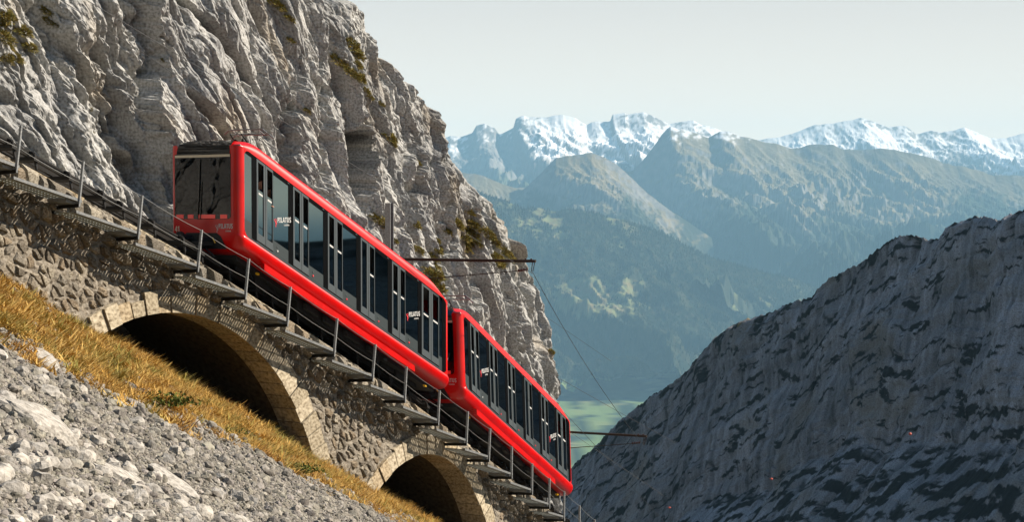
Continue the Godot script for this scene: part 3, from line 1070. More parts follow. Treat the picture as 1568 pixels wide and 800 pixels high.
func build_slope():
	undulate = noise(301, 0.6, 4)
	var rough := noise(302, 2.5, 4)
	var na := 420
	var nb := 280
	var verts := PackedVector3Array()
	var cols := PackedColorArray()
	verts.resize(na * nb)
	cols.resize(na * nb)
	for i in na:
		var a := lerpf(-14.0, 62.0, i / (na - 1.0))
		var edge := turf_edge(a)
		for j in nb:
			var b := lerpf(-36.0, 14.0, j / (nb - 1.0))
			var k := clampf((b - edge) / 0.8 + 0.5 + 0.8 * rough.get_noise_2d(a, b), 0, 1)
			verts[i * nb + j] = slope_at(a, b, 0.07 * rough.get_noise_2d(a * 2.0, b * 2.0))
			var turf := Color(0.20, 0.135, 0.05).lerp(Color(0.12, 0.10, 0.035), clampf(rough.get_noise_2d(b * 0.3, a * 0.3) * 2.0 + 0.5, 0, 1))
			cols[i * nb + j] = turf.lerp(Color(0.30, 0.29, 0.27), k)
	tag(obj("mountain_slope", sheet(na, nb, verts, cols), M.earth), "steep slope of scree and autumn turf below the viaduct", "", "", "structure")

	# stones
	var kinds := []
	for k in 7:
		kinds.append(rock_mesh(400 + k, 1, Vector3(1.0, [0.62, 0.8, 0.55, 0.7, 0.9, 0.5, 0.66][k], [0.8, 0.7, 1.0, 0.85, 0.75, 0.7, 0.9][k]), 9 + k % 3))
	var r := RandomNumberGenerator.new()
	r.seed = 21
	var stones := []
	var tries := 0
	while stones.size() < 250000 and tries < 5000000:
		tries += 1
		var a := r.randf_range(3.0, 42.0)
		var b := r.randf_range(-31.0, -2.0)
		var out := b - turf_edge(a)
		if out < 0.0 and r.randf() > exp(out * 1.6) * 0.6 and r.randf() > 0.14:
			continue
		var p := slope_at(a, b)
		if not in_view(p) or r.randf() > 15.0 / -p.z:
			continue
		var size := 0.0140 * pow(maxf(r.randf(), 1e-5), -0.29)
		size = minf(size, 0.11 if out > 0.3 else 0.07)
		stones.append([p + Vector3(0, size * r.randf_range(0.05, 0.45), 0), size, size / -p.z])
	stones.sort_custom(func(x, y): return x[2] > y[2])
	var by_kind := []
	var col_kind := []
	for k in 7:
		by_kind.append([])
		col_kind.append([])
	for n in stones.size():
		var q: Array = stones[n]
		var t := Transform3D(Basis.from_euler(Vector3(r.randf_range(-0.7, 0.7), r.randf() * TAU, r.randf_range(-0.7, 0.7))).scaled(Vector3.ONE * q[1]), q[0])
		var shade := r.randf_range(0.22, 0.52)
		var c := Color(shade, shade * r.randf_range(0.94, 0.985), shade * r.randf_range(0.86, 0.95))
		if n < 260:
			var o := obj("scree_stone", kinds[n % 7], M.scree[n % 3])
			o.transform = t
			tag(o, "angular pale grey limestone block lying loose among the scree", "stone", "bigger loose stones in the scree")
		else:
			by_kind[n % 7].append(t)
			col_kind[n % 7].append(c)
	var heap := thing("scree", "", "")
	heap.set_meta("kind", "stuff")
	tag(heap, "loose grey scree of angular limestone fragments covering the slope")
	for k in 7:
		var o := copies("scree_fragments", kinds[k], M.stone, by_kind[k], col_kind[k], heap)
		o.set_meta("kind", "stuff")
	for q in [[9.25, -10.95, 0.44, "large flat pale boulder at the left edge of the scree, biggest of all"], [9.75, -10.55, 0.26, "blocky grey boulder just below the big flat pale boulder in the scree"], [11.6, -11.8, 0.27, "pale wedge shaped boulder in the middle of the lower scree"], [14.4, -17.0, 0.30, "low pale rock half sunk at the upper edge of the scree under the turf"], [12.2, -11.4, 0.22, "squat grey boulder near the bottom edge of the scree"]]:
		var big := obj("boulder", rock_mesh(int(q[0] * 100), 3, Vector3(1.3, 0.34, 0.8), 12), M.scree[0])
		var up := (slope_at(q[0] + 0.5, q[1]) - slope_at(q[0] - 0.5, q[1])).cross(slope_at(q[0], q[1] + 0.5) - slope_at(q[0], q[1] - 0.5)).normalized()
		if up.y < 0:
			up = -up
		var side := up.cross(Vector3(0.3, 0, 1)).normalized()
		big.transform = Transform3D(Basis(side, up, side.cross(up)).rotated(up, q[0]).scaled(Vector3.ONE * q[2]), slope_at(q[0], q[1], q[2] * 0.06))
		tag(big, q[3], "boulder", "boulders lying in the scree")

	# turf
	var tufts := []
	for k in 4:
		var m := Mesher.new()
		for n in 16:
			var t := r.randf() * TAU
			var foot := Vector3(r.randf_range(-0.11, 0.11), -0.02, r.randf_range(-0.11, 0.11))
			var lean := Vector3(cos(t), 0, sin(t)) * r.randf_range(0.05, 0.2) + Vector3(0.06, -0.02, 0.05)
			var tip := foot + Vector3(0, r.randf_range(0.05, 0.15), 0) + lean
			var x := Vector3(-sin(t), 0, cos(t)) * r.randf_range(0.006, 0.013)
			m.tri(foot - x, foot + x, foot.lerp(tip, 0.6) + x * 0.8)
			m.tri(foot - x, foot.lerp(tip, 0.6) + x * 0.8, tip)
		tufts.append(m.mesh())
	var spots := [[], [], [], []]
	var tints := [[], [], [], []]
	var made := 0
	tries = 0
	var moss := noise(305, 0.45, 3)
	var clump := noise(306, 1.5, 2)
	while made < 27000 and tries < 400000:
		tries += 1
		var a := r.randf_range(6.0, 44.0)
		var b := r.randf_range(-34.0, -14.0)
		var out := b - turf_edge(a)
		if out > 0.9 or (out > -0.5 and r.randf() < (out + 0.5) * 0.75):
			continue
		var bare := moss.get_noise_2d(a * 2.2 + 90.0, b * 2.2)
		if bare > 0.12 + r.randf_range(-0.1, 0.1):
			continue
		var p := slope_at(a, b)
		if not in_view(p):
			continue
		var knot := clump.get_noise_2d(a, b)
		var hue := moss.get_noise_2d(a, b) + 0.55 * knot + r.randf_range(-0.2, 0.2)
		var c := Color(0.375, 0.203, 0.041).lerp(Color(0.465, 0.315, 0.105), r.randf())
		c = c.lerp(Color(0.15, 0.155, 0.04), clampf(hue * 2.2 - 0.45, 0, 0.8)).lerp(Color(0.19, 0.09, 0.03), clampf(-hue * 2.0 - 0.25, 0, 0.75)).lerp(Color(0.50, 0.38, 0.17), r.randf() * r.randf() * 0.3)
		var size := r.randf_range(0.6, 1.25) * (0.75 + 0.8 * clampf(knot + 0.4, 0, 1))
		spots[made % 4].append(Transform3D(Basis(Vector3.UP, r.randf() * TAU).scaled(Vector3.ONE * size), p))
		tints[made % 4].append(c)
		made += 1
	var turf := thing("grass", "", "")
	turf.set_meta("kind", "stuff")
	tag(turf, "ochre autumn grass in a strip between scree and viaduct")
	for k in 4:
		copies("grass_tufts", tufts[k], M.leaf, spots[k], tints[k], turf).set_meta("kind", "stuff")
	# bushes standing out of the turf
	for q in [[19.2, -19.8, 0.42, "dark green low bush at the lower edge of the turf, left of the big arch"], [12.9, -18.4, 0.30, "small fresh green bush by the scree at the far left"], [24.6, -21.6, 0.34, "small green bush in the turf below the big arch"], [22.3, -21.3, 0.26, "little yellow green bush at the scree's upper edge under the arch"]]:
		var o := obj("bush", bush_mesh(int(q[0] * 10)), M.leaf)
		o.transform = Transform3D(Basis().scaled(Vector3.ONE * q[2]), slope_at(q[0], q[1], 0.0))
		tag(o, q[3], "bush", "low bushes in the turf")


func bush_mesh(sd: int) -> ArrayMesh:
	var r := RandomNumberGenerator.new()
	r.seed = sd
	var m := Mesher.new()
	m.colored = true
	for k in 700:
		var d := Vector3(r.randfn(), absf(r.randfn()) * 0.8, r.randfn()).normalized() * pow(r.randf(), 0.4)
		var p := Vector3(d.x * 1.3, d.y * 0.55 + 0.03, d.z) + Vector3(0.5 * sin(d.z * 4.0), 0, 0.4 * cos(d.x * 5.0))
		var x := Vector3(r.randfn(), r.randfn(), r.randfn()).normalized() * 0.055
		var y := x.cross(Vector3(r.randfn(), r.randfn(), r.randfn()).normalized())
		m.tint = Color(0.038, 0.056, 0.015).lerp(Color(0.098, 0.105, 0.026), r.randf())
		m.tri(p - x, p + x, p + y * 1.6)
		m.tri(p - x, p + x, p - y * 1.2)
	return m.mesh()


# ---------------------------------------------------------------- the viaduct
const WALL_W := -0.29
const ARCHES := [[-2.6, -9.69, 5.49, 0.52], [8.05, -13.2, 4.2, 0.62]]    # s, height from TRACK_Y, inner radius, ring


func wall_point(s: float, y: float, w: float) -> Vector3:      # y measured from TRACK_Y, level
	var p := at(s, 0.0, w)
	p.y = TRACK_Y + y
	return p


func ground_v(s: float) -> float:
	return -6.87


func build_viaduct():
	var wall := thing("viaduct", "rubble stone viaduct with two arches carrying the railway down the slope", "viaduct", at(0, -7, -1.5))
	var inv := wall.transform.affine_inverse()
	var lumps := noise(501, 1.4, 4)
	# mortar bed
	var m := Mesher.new()
	var cell := 0.07
	var s := -14.0
	while s < 21.0:
		var v := -7.6
		while v < -3.55:
			var y := v + track_y(s) - TRACK_Y
			var open := false
			for a in ARCHES:
				if Vector2(s + cell / 2 - a[0], y + cell / 2 - a[1]).length() < a[2] + 0.05:
					open = true
			if not open:
				var q := []
				for d in [[0, 0], [1, 0], [1, 1], [0, 1]]:
					var ss: float = s + d[0] * cell
					var vv: float = minf(v + d[1] * cell, -3.55)
					q.append(inv * at(ss, vv, WALL_W - 0.03 + 0.05 * lumps.get_noise_2d(ss, vv) + 0.04 * lumps.get_noise_2d(ss * 4.0, vv * 4.0) - 0.10 * (vv + 3.6)))
				m.quad(q[0], q[1], q[2], q[3], inv.basis * Vector3(0.8, 0, 0.5))
			v += cell
		s += cell
	obj("mortar_bed", m, M.mortar, wall)
	# rubble stones: cells round jittered points
	var r := RandomNumberGenerator.new()
	r.seed = 33
	var pitch := Vector2(0.34, 0.26)
	var ns := int(34.0 / pitch.x)
	var nv := int(3.75 / pitch.y)
	var pts := []
	for i in ns:
		for j in nv:
			pts.append(Vector2(-13.5 + (i + 0.5 * (j % 2) + r.randf_range(-0.46, 0.46)) * pitch.x, -7.35 + (j + r.randf_range(-0.46, 0.46)) * pitch.y))
	var loose := []
	for n in 5:
		loose.append(Mesher.new())
	var count := 0
	for i in ns:
		for j in nv:
			var c: Vector2 = pts[i * nv + j]
			var y := c.y + track_y(c.x) - TRACK_Y
			var skip := false
			for a in ARCHES:
				var d := Vector2(c.x - a[0], y - a[1]).length()
				if d < a[2] + a[3] + 0.05 and y > a[1] - 3.0:
					skip = true
			if skip or c.y < -7.2:
				continue
			var poly := PackedVector2Array([c + Vector2(-0.4, -0.4), c + Vector2(0.4, -0.4), c + Vector2(0.4, 0.4), c + Vector2(-0.4, 0.4)])
			for di in range(-2, 3):
				for dj in range(-2, 3):
					var ii := i + di
					var jj := j + dj
					if (di == 0 and dj == 0) or ii < 0 or jj < 0 or ii >= ns or jj >= nv:
						continue
					poly = clip(poly, (c + pts[ii * nv + jj]) / 2, (pts[ii * nv + jj] - c).normalized())
			if poly.size() < 3:
				continue
			var proud := r.randf_range(0.015, 0.065) + r.randf_range(0.02, 0.17) * clampf((c.y + 5.0) / 0.4, 0, 1)
			var tgt: Mesher = Mesher.new() if count < 300 and c.x > -9.0 and c.x < 15.0 and absf(y) < 30.0 else loose[count % 5]
			stone_on_wall(tgt, poly, c, proud, r, inv)
			if tgt != loose[count % 5]:
				obj("stone", tgt, M.wall_stones[r.randi() % 5], wall)
			count += 1
	for n in 5:
		obj("rubble_stones", loose[n], M.wall_stones[n], wall).set_meta("kind", "stuff")
	# arch rings and vaults
	for n in 2:
		var a: Array = ARCHES[n]
		var t0 := deg_to_rad(-16.0)
		var t1 := deg_to_rad(150.0 if n == 0 else 148.0)
		var steps := int((t1 - t0) * a[2] / 0.42)
		for k in steps:
			var b0 := lerpf(t0, t1, float(k) / steps) + 0.0025
			var b1 := lerpf(t0, t1, float(k + 1) / steps) - 0.0025
			var rise: float = a[3] * r.randf_range(0.70, 1.12) * (1.45 if n == 0 and b1 < 0.72 else 1.0)
			var front: float = WALL_W + r.randf_range(0.02, 0.085)
			var block := Mesher.new()
			# every block in two, so that it bends with the arch
			var p := []
			for w in [-1.1, front]:
				for rr in [a[2], a[2] + rise]:
					for b in [b0, b1]:
						p.append(inv * wall_point(a[0] + cos(b) * rr, a[1] + sin(b) * rr, w + 0.10 * clampf(a[1] + sin(b) * rr + GRADE * (a[0] + cos(b) * rr) + 3.6, -6.0, 0.0) * -1.0))
			var order := [p[0], p[1], p[2], p[3], p[4], p[5], p[6], p[7]]
			block.cells(order)
			obj("voussoir", block, M.voussoir[r.randi() % 3], wall)
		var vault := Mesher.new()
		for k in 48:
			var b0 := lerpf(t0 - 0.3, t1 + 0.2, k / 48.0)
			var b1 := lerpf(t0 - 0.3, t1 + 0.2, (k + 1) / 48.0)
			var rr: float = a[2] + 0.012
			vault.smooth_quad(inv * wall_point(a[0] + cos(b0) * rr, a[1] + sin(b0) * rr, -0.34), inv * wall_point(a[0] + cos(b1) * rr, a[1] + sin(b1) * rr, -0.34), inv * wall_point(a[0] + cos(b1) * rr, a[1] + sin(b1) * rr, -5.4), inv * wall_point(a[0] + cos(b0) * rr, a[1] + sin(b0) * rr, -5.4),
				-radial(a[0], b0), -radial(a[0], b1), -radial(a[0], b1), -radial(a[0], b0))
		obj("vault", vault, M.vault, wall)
	# the bed on top, and the rough stones and concrete blocks along its edge
	var nt := 500
	var nw := 12
	var top := PackedVector3Array()
	for i in nt:
		var ss := lerpf(-40.0, 32.0, i / (nt - 1.0))
		for j in nw:
			var w := lerpf(WALL_W - 0.02, -3.2, j / (nw - 1.0))
			top.append(inv * at(ss, -3.58 + 0.10 * lumps.get_noise_2d(ss * 2.0, w * 2.0), w))
	obj("track_bed", sheet(nt, nw, top), M.mortar, wall)
	var kinds := []
	for k in 5:
		kinds.append(rock_mesh(560 + k, 2, Vector3(1.0, 0.75, 0.8), 10))
	var q := -13.0
	while q < 21.0:
		var size := r.randf_range(0.16, 0.30)
		if r.randf() < 0.22:
			var c := Mesher.new()
			var l := r.randf_range(0.3, 0.6)
			var corner := []
			for k in 8:
				corner.append(inv * at(q + l * (1 if k & 1 else -1), -3.72 + 0.2 * (1 if k & 2 else -1), -0.52 + 0.2 * (1 if k & 4 else -1)))
			c.cells(corner)
			obj("concrete_block", c, M.voussoir[r.randi() % 3], wall)
			q += l * 2 + 0.05
			continue
		var o := obj("coping_stone", kinds[r.randi() % 5], M.wall_stones[r.randi() % 5], wall)
		o.transform = inv * Transform3D(Basis.from_euler(Vector3(r.randf() * 6.0, r.randf() * 6.0, r.randf() * 6.0)).scaled(Vector3.ONE * size), at(q, -3.74 - r.randf() * 0.22, WALL_W - 0.14))
		q += size * 1.25


func radial(s: float, b: float) -> Vector3:
	var h := heading(s)
	return Vector3(sin(h), 0, -cos(h)) * cos(b) + Vector3.UP * sin(b)


func clip(poly: PackedVector2Array, p: Vector2, n: Vector2) -> PackedVector2Array:
	var out := PackedVector2Array()
	for k in poly.size():
		var a := poly[k]
		var b := poly[(k + 1) % poly.size()]
		var da := (a - p).dot(n)
		var db := (b - p).dot(n)
		if da <= 0:
			out.append(a)
		if (da < 0 and db > 0) or (da > 0 and db < 0):
			out.append(a.lerp(b, da / (da - db)))
	return out


func stone_on_wall(m: Mesher, poly: PackedVector2Array, c: Vector2, proud: float, r: RandomNumberGenerator, inv: Transform3D):
	var rings := [[], [], []]
	var batter := -0.10 * (c.y + 3.6)
	for p in poly:
		var d := p - c
		var l := d.length()
		var e := d * maxf(0.2, (l - r.randf_range(0.02, 0.075)) / l)
		rings[0].append(inv * at(c.x + e.x, c.y + e.y, WALL_W - 0.10 + batter))
		rings[1].append(inv * at(c.x + e.x * r.randf_range(0.82, 0.96), c.y + e.y * r.randf_range(0.82, 0.96), WALL_W - 0.03 + proud * r.randf_range(0.1, 0.6) + batter))
		rings[2].append(inv * at(c.x + e.x * r.randf_range(0.5, 0.75), c.y + e.y * r.randf_range(0.5, 0.75), WALL_W - 0.02 + proud * r.randf_range(0.75, 1.25) + batter))
	var out := inv.basis * Vector3(0.85, 0, 0.5)
	var mid := inv * at(c.x, c.y, WALL_W - 0.02 + proud * r.randf_range(0.9, 1.3) + batter)
	var n := poly.size()
	for k in n:
		var g := (k + 1) % n
		m.quad(rings[0][k], rings[0][g], rings[1][g], rings[1][k], rings[0][k] - mid + out * 0.02)
		m.quad(rings[1][k], rings[1][g], rings[2][g], rings[2][k], out)
		m.tri(rings[2][k], rings[2][g], mid, out)


# ---------------------------------------------------------------- track and walkway
func sweep(m: Mesher, s0: float, s1: float, step: float, w0: float, w1: float, v0: float, v1: float, inv: Transform3D):
	var s := s0
	while s < s1 - 1e-4:
		var e := minf(s + step, s1)
		var p := []
		for k in 8:
			p.append(inv * at(e if k & 1 else s, v1 if k & 2 else v0, w1 if k & 4 else w0))
		m.cells(p)
		s = e


func build_track():
	var track := thing("rack_railway_track", "steep dark rack railway track with two rails on top of the viaduct", "railway track", at(0, -3.3, -1.07))
	var inv := track.transform.affine_inverse()
	for w in [-0.80, -1.60]:
		var m := Mesher.new()
		sweep(m, -34.0, 32.0, 0.5, w - 0.035, w + 0.035, -3.02, -2.97, inv)
		sweep(m, -34.0, 32.0, 0.5, w - 0.012, w + 0.012, -3.10, -3.02, inv)
		sweep(m, -34.0, 32.0, 0.5, w - 0.06, w + 0.06, -3.12, -3.10, inv)
		obj("rail", m, M.rail, track)
	var rack := Mesher.new()
	sweep(rack, -34.0, 32.0, 0.5, -1.25, -1.15, -3.10, -2.94, inv)
	obj("rack_rail", rack, M.rail, track)
	var s := -12.0
	var k := 0
	while s < 24.0:
		var m := Mesher.new()
		sweep(m, s - 0.07, s + 0.07, 0.2, -1.88, -0.55, -3.20, -3.12, inv)
		obj("sleeper", m, M.dark_steel, track)
		# the clamp that holds the rail down to the masonry
		var c := Mesher.new()
		for w in [-0.63]:
			c.tube(inv * at(s, -2.98, w - 0.14), inv * at(s, -3.02, w), 0.035, 0.035, 6)
			c.tube(inv * at(s, -3.02, w), inv * at(s + 0.05, -3.36, w + 0.02), 0.04, 0.03, 6)
			c.tube(inv * at(s + 0.05, -3.36, w + 0.02), inv * at(s + 0.02, -3.62, w - 0.06), 0.03, 0.045, 6)
		obj("rail_clamp", c, M.dark_steel, track)
		s += 1.02 if k % 3 else 0.62
		k += 1


const POSTS := [-11.1, -9.35, -7.6, -5.85, -4.06, -2.1, -0.42, 1.16, 3.05, 4.72, 6.25, 7.98, 9.6, 11.0, 12.55, 14.08, 15.5, 16.83, 18.34, 19.9]


func build_walkway():
	var way := thing("walkway", "narrow walkway of steel gratings on brackets along the viaduct", "walkway", at(0, -4.1, 0.2))
	var inv := way.transform.affine_inverse()
	for k in POSTS.size() - 1:
		var a: float = POSTS[k]
		var b: float = POSTS[k + 1]
		var va := -4.26
		var vb := -4.02
		var g := Mesher.new()
		var mid := func(t: float, w: float, dy: float) -> Vector3:
			var s: float = lerpf(a - 0.06, b + 0.10, t)
			var p: Vector3 = at(s, 0, w)
			p.y = lerpf(at(a, va, 0).y, at(b, vb, 0).y, t) + dy
			return inv * p
		var l := (b - a + 0.16)
		var bars := int(l / 0.085)
		for n in bars:
			var t0 := (n + 0.2) / bars
			var t1 := (n + 0.72) / bars
			var p := []
			for q in 8:
				p.append(mid.call(t1 if q & 1 else t0, 0.50 if q & 4 else -0.14, 0.0 if q & 2 else -0.03))
			g.cells(p)
		for w in [-0.14, 0.07, 0.28, 0.49]:
			var p := []
			for q in 8:
				p.append(mid.call(1.0 if q & 1 else 0.0, w + (0.012 if q & 4 else -0.012), 0.002 if q & 2 else -0.04))
			g.cells(p)
		obj("grating", g, M.grating, way)
		var e := Mesher.new()
		var p := []
		for q in 8:
			p.append(mid.call(1.0 if q & 1 else 0.0, 0.60 if q & 4 else 0.51, 0.03 if q & 2 else -0.035))
		e.cells(p)
		obj("edge_plate", e, M.zinc, way)
		var step := Mesher.new()
		p = []
		for q in 8:
			p.append(mid.call(1.012 if q & 1 else 0.80, 0.50 if q & 4 else -0.12, -0.044 if q & 2 else -0.11))
		step.cells(p)
		obj("step_edge", step, M.zinc, way)
	for k in POSTS.size():
		var s: float = POSTS[k]
		var m := Mesher.new()
		var out := inv * at(s, -4.12, 0.63)
		var inn := inv * at(s, -4.17, -0.20)
		var root := inv * at(s, -4.46, -0.36)
		m.bar(out, inn, 0.05, 0.085)
		m.bar(inn, root, 0.05, 0.085)
		obj("bracket", m, M.dark_steel, way)
	var rail := thing("handrail", "steel post and wire handrail along the walkway beside the train", "handrail", at(0, -4.0, 0.6))
	inv = rail.transform.affine_inverse()
	var tops := []
	var mids := []
	for k in POSTS.size():
		var s: float = POSTS[k]
		var lean := 0.15 if s < 6.0 else (0.10 if s < 12.0 else 0.03)
		var foot := inv * at(s, -4.15, 0.60)
		var p := at(s, -4.12, 0.60)
		var head := at(s + lean, 0, 0.60)
		head.y = p.y + 1.0
		head = inv * head
		var m := Mesher.new()
		var d := (head - foot)
		m.bar(foot, head, 0.07, 0.035, inv.basis * Vector3(0.56, 0, -0.83))
		obj("post", m, M.post_zinc, rail)
		tops.append(head - d * 0.02)
		mids.append(foot.lerp(head, 0.52))
	for l in [tops, mids]:
		var m := Mesher.new()
		var pts := []
		for k in l.size() - 1:
			for n in 4:
				var t := n / 4.0
				pts.append(l[k].lerp(l[k + 1], t) - Vector3(0, 0.035 * 4.0 * t * (1 - t), 0))
		pts.append(l[-1])
		m.cable(pts, 0.0065)
		obj("wire", m, M.steel_cable, rail)


# ---------------------------------------------------------------- the train
const LONG := 9.25
const WIDE := 2.48
const BAY := 1.425


func L(u: float, v: float, w: float) -> Vector3:      # the car's own axes: floor and roof follow the gradient, posts stay upright
	return Vector3(u, v - GRADE * u, w)


func slanted(m: Mesher, u0: float, u1: float, v0: float, v1: float, w0: float, w1: float):
	var p := []
	for k in 8:
		p.append(L(u1 if k & 1 else u0, v1 if k & 2 else v0, w1 if k & 4 else w0))
	m.cells(p)


func pane(m: Mesher, u0: float, u1: float, v0: float, v1: float, w: float, out: float):
	m.quad(L(u0, v0, w), L(u1, v0, w), L(u1, v1, w), L(u0, v1, w), Vector3(0, 0, out))


func body_outline() -> Array:     # (w, v) round the section, from the valley-side cantrail over the roof
	var half := []
	for k in 9:
		var a := PI / 2 * k / 8.0
		half.append(Vector2(-0.40 + 0.40 * cos(a), 0.03 + 0.45 * sin(a)))
	half.append(Vector2(-0.70, 0.51))
	half.append(Vector2(-WIDE / 2, 0.525))
	var low := [Vector2(0, -2.225), Vector2(0.032, -2.255), Vector2(0.046, -2.30), Vector2(0.046, -2.36), Vector2(0.03, -2.43), Vector2(-0.01, -2.51), Vector2(-0.07, -2.58), Vector2(-0.16, -2.64), Vector2(-0.30, -2.675), Vector2(-WIDE / 2, -2.68)]
	var all := half.duplicate()
	for k in range(half.size() - 2, -1, -1):
		all.append(Vector2(-WIDE - half[k].x, half[k].y))
	for q in low:
		all.append(Vector2(-WIDE - q.x, q.y))
	for k in range(low.size() - 2, -1, -1):
		all.append(low[k])
	return all


func sink(u: float) -> float:      # how much lower the roof is near both ends, where it rounds off
	var f := clampf(1.0 - minf(u, LONG - u) / 1.0, 0, 1)
	return 0.50 * f * f


func roof_top(u: float) -> float:      # height of the roof's middle
	var r := 0.22
	var inset := r - sqrt(maxf(0.0, r * r - pow(maxf(r - u, 0.0), 2.0)))
	var y := 0.525 - inset
	return y - sink(u)


func build_body(car: Node3D):
	var o := body_outline()
	var n := o.size()
	var nor := []
	for k in n:
		var d: Vector2 = (o[(k + 1) % n] - o[(k + n - 1) % n]).normalized()
		nor.append(Vector2(d.y, -d.x))
	if (nor[0] as Vector2).x < 0:
		for k in n:
			nor[k] = -nor[k]
	nor[0] = Vector2(1, 0.15).normalized()
	# stations: u, inset, and how much the normal faces along the train
	var st := []
	var rr := 0.22
	for k in 8:
		var a := PI / 2 * k / 7.0
		st.append([rr * (1 - cos(a)), rr * (1 - sin(a)), -cos(a)])
	for u in [0.30, 0.40, 0.50, 0.60, 0.72, 0.85, 1.0]:
		st.append([u, 0.0, 0.0])
	for u in [1.0, 0.85, 0.72, 0.60, 0.50, 0.40, 0.30]:
		st.append([LONG - u, 0.0, 0.0])
	for k in range(7, -1, -1):
		var a := PI / 2 * k / 7.0
		st.append([LONG - rr * (1 - cos(a)), rr * (1 - sin(a)), cos(a)])
	var m := Mesher.new()
	for i in st.size() - 1:
		for k in n:
			var g := (k + 1) % n
			var side: bool = absf(o[k].x - o[g].x) < 0.001 and absf(o[k].y - o[g].y) > 1.0
			if side and i >= 7 and i < st.size() - 8:
				continue      # the long glazed openings
			var p := []
			var q := []
			for c in [[i, k], [i, g], [i + 1, g], [i + 1, k]]:
				var s: Array = st[c[0]]
				var e: Vector2 = o[c[1]] - nor[c[1]] * s[1]
				var t: float = s[2]
				var nn: Vector2 = nor[c[1]] * sqrt(maxf(0.0, 1 - t * t))
				e.y -= sink(s[0]) * clampf((o[c[1]].y - 0.03) / 0.40, 0, 1)
				p.append(L(s[0], e.y, e.x))
				q.append(Vector3(t, nn.y, nn.x).normalized())
			m.smooth_quad(p[0], p[1], p[2], p[3], q[0], q[1], q[2], q[3])
	# the two ends
	for end in 2:
		var ring := PackedVector2Array()
		for k in n:
			var e: Vector2 = o[k] - nor[k] * rr
			e.y -= sink(0.0) * clampf((o[k].y - 0.03) / 0.40, 0, 1)
			ring.append(Vector2(e.x, e.y))
		ring = Geometry2D.convex_hull(ring)
		ring.remove_at(ring.size() - 1)
		ring = Geometry2D.clip_polygons(ring, PackedVector2Array([Vector2(-0.30, -0.20), Vector2(-WIDE + 0.30, -0.20), Vector2(-WIDE + 0.30, 0.8), Vector2(-0.30, 0.8)]))[0]
		var ids := Geometry2D.triangulate_polygon(ring)
		var u := 0.0 if end == 0 else LONG
		for k in range(0, ids.size(), 3):
			m.tri(L(u, ring[ids[k]].y, ring[ids[k]].x), L(u, ring[ids[k + 1]].y, ring[ids[k + 1]].x), L(u, ring[ids[k + 2]].y, ring[ids[k + 2]].x), Vector3(-1 if end == 0 else 1, 0, 0))
	# rounded corners of the side openings
	for w in [0.0, -WIDE]:
		var out := 1.0 if w == 0.0 else -1.0
		var r2 := 0.20
		for c in [[0.215, 0.03, 1, -1], [0.215, -2.225, 1, 1], [LONG - 0.215, 0.03, -1, -1], [LONG - 0.215, -2.225, -1, 1]]:
			for k in 6:
				var a0 := PI / 2 * k / 6.0
				var a1 := PI / 2 * (k + 1) / 6.0
				var p0 := L(c[0] + c[2] * r2 * (1 - sin(a0)), c[1] + c[3] * r2 * (1 - cos(a0)), w + out * 0.004)
				var p1 := L(c[0] + c[2] * r2 * (1 - sin(a1)), c[1] + c[3] * r2 * (1 - cos(a1)), w + out * 0.004)
				m.tri(L(c[0], c[1], w + out * 0.004), p0, p1, Vector3(0, 0, out))
	obj("body_shell", m, M.red, car)


func lettering(text: String, high: float, condensed: float, mat: Material, parent: Node, where: Transform3D, called := "lettering", bold := 800):
	var f := SystemFont.new()
	f.font_names = PackedStringArray(["Droid Sans"])
	f.font_weight = bold
	var t := TextMesh.new()
	t.font = f
	t.font_size = 64
	t.pixel_size = high / 46.0
	t.depth = 0.004
	t.text = text
	t.horizontal_alignment = HORIZONTAL_ALIGNMENT_LEFT
	t.vertical_alignment = VERTICAL_ALIGNMENT_BOTTOM
	var o := obj(called, t, mat, parent)
	o.transform = where * Transform3D(Basis().scaled(Vector3(condensed, 1, 1)), Vector3.ZERO)
	return o


func emblem(mat: Material, text_mat: Material, parent: Node, where: Transform3D, size: float):
	# a rearing beast with spread wings and a curling tail, then the word and the town in small capitals
	var m := Mesher.new()
	for stroke in [
		[[[-0.55, 1.05, 0.05], [-0.42, 0.95, 0.10], [-0.28, 0.72, 0.13], [-0.16, 0.55, 0.12], [-0.02, 0.42, 0.13]]],
		[[[0.32, 1.0, 0.03], [0.22, 0.86, 0.09], [0.12, 0.66, 0.12], [0.02, 0.45, 0.13]]],
		[[[-0.12, 1.02, 0.10], [0.0, 1.08, 0.11], [0.08, 0.98, 0.09], [-0.02, 0.90, 0.07]]],
		[[[-0.08, 0.60, 0.15], [0.0, 0.40, 0.20], [0.07, 0.18, 0.18], [0.04, -0.05, 0.15], [-0.08, -0.22, 0.12], [-0.06, -0.40, 0.10], [0.06, -0.48, 0.07], [0.16, -0.42, 0.03]]],
		[[[0.06, 0.25, 0.12], [0.24, 0.20, 0.10], [0.30, 0.04, 0.06], [0.24, -0.08, 0.03]]],
	]:
		var pts: Array = stroke[0]
		for k in pts.size() - 1:
			var a := Vector2(pts[k][0], pts[k][1])
			var b := Vector2(pts[k + 1][0], pts[k + 1][1])
			var x := (b - a).orthogonal().normalized()
			var p := [a + x * pts[k][2] * 0.5, a - x * pts[k][2] * 0.5, b - x * pts[k + 1][2] * 0.5, b + x * pts[k + 1][2] * 0.5]
			var v := []
			for q in p:
				v.append(where * Vector3(q.x * size - size * 0.42, q.y * size, 0.002))
			m.quad(v[0], v[1], v[2], v[3], where.basis.z)
	obj("emblem", m, mat, parent)
	lettering("PILATUS", size, 0.74, text_mat, parent, where * Transform3D(Basis(), Vector3(-size * 0.05, 0, 0.002)))
	lettering("LUZERN", size * 0.30, 1.0, text_mat, parent, where * Transform3D(Basis(), Vector3(size * 1.9, -size * 0.42, 0.002)), "small_lettering")


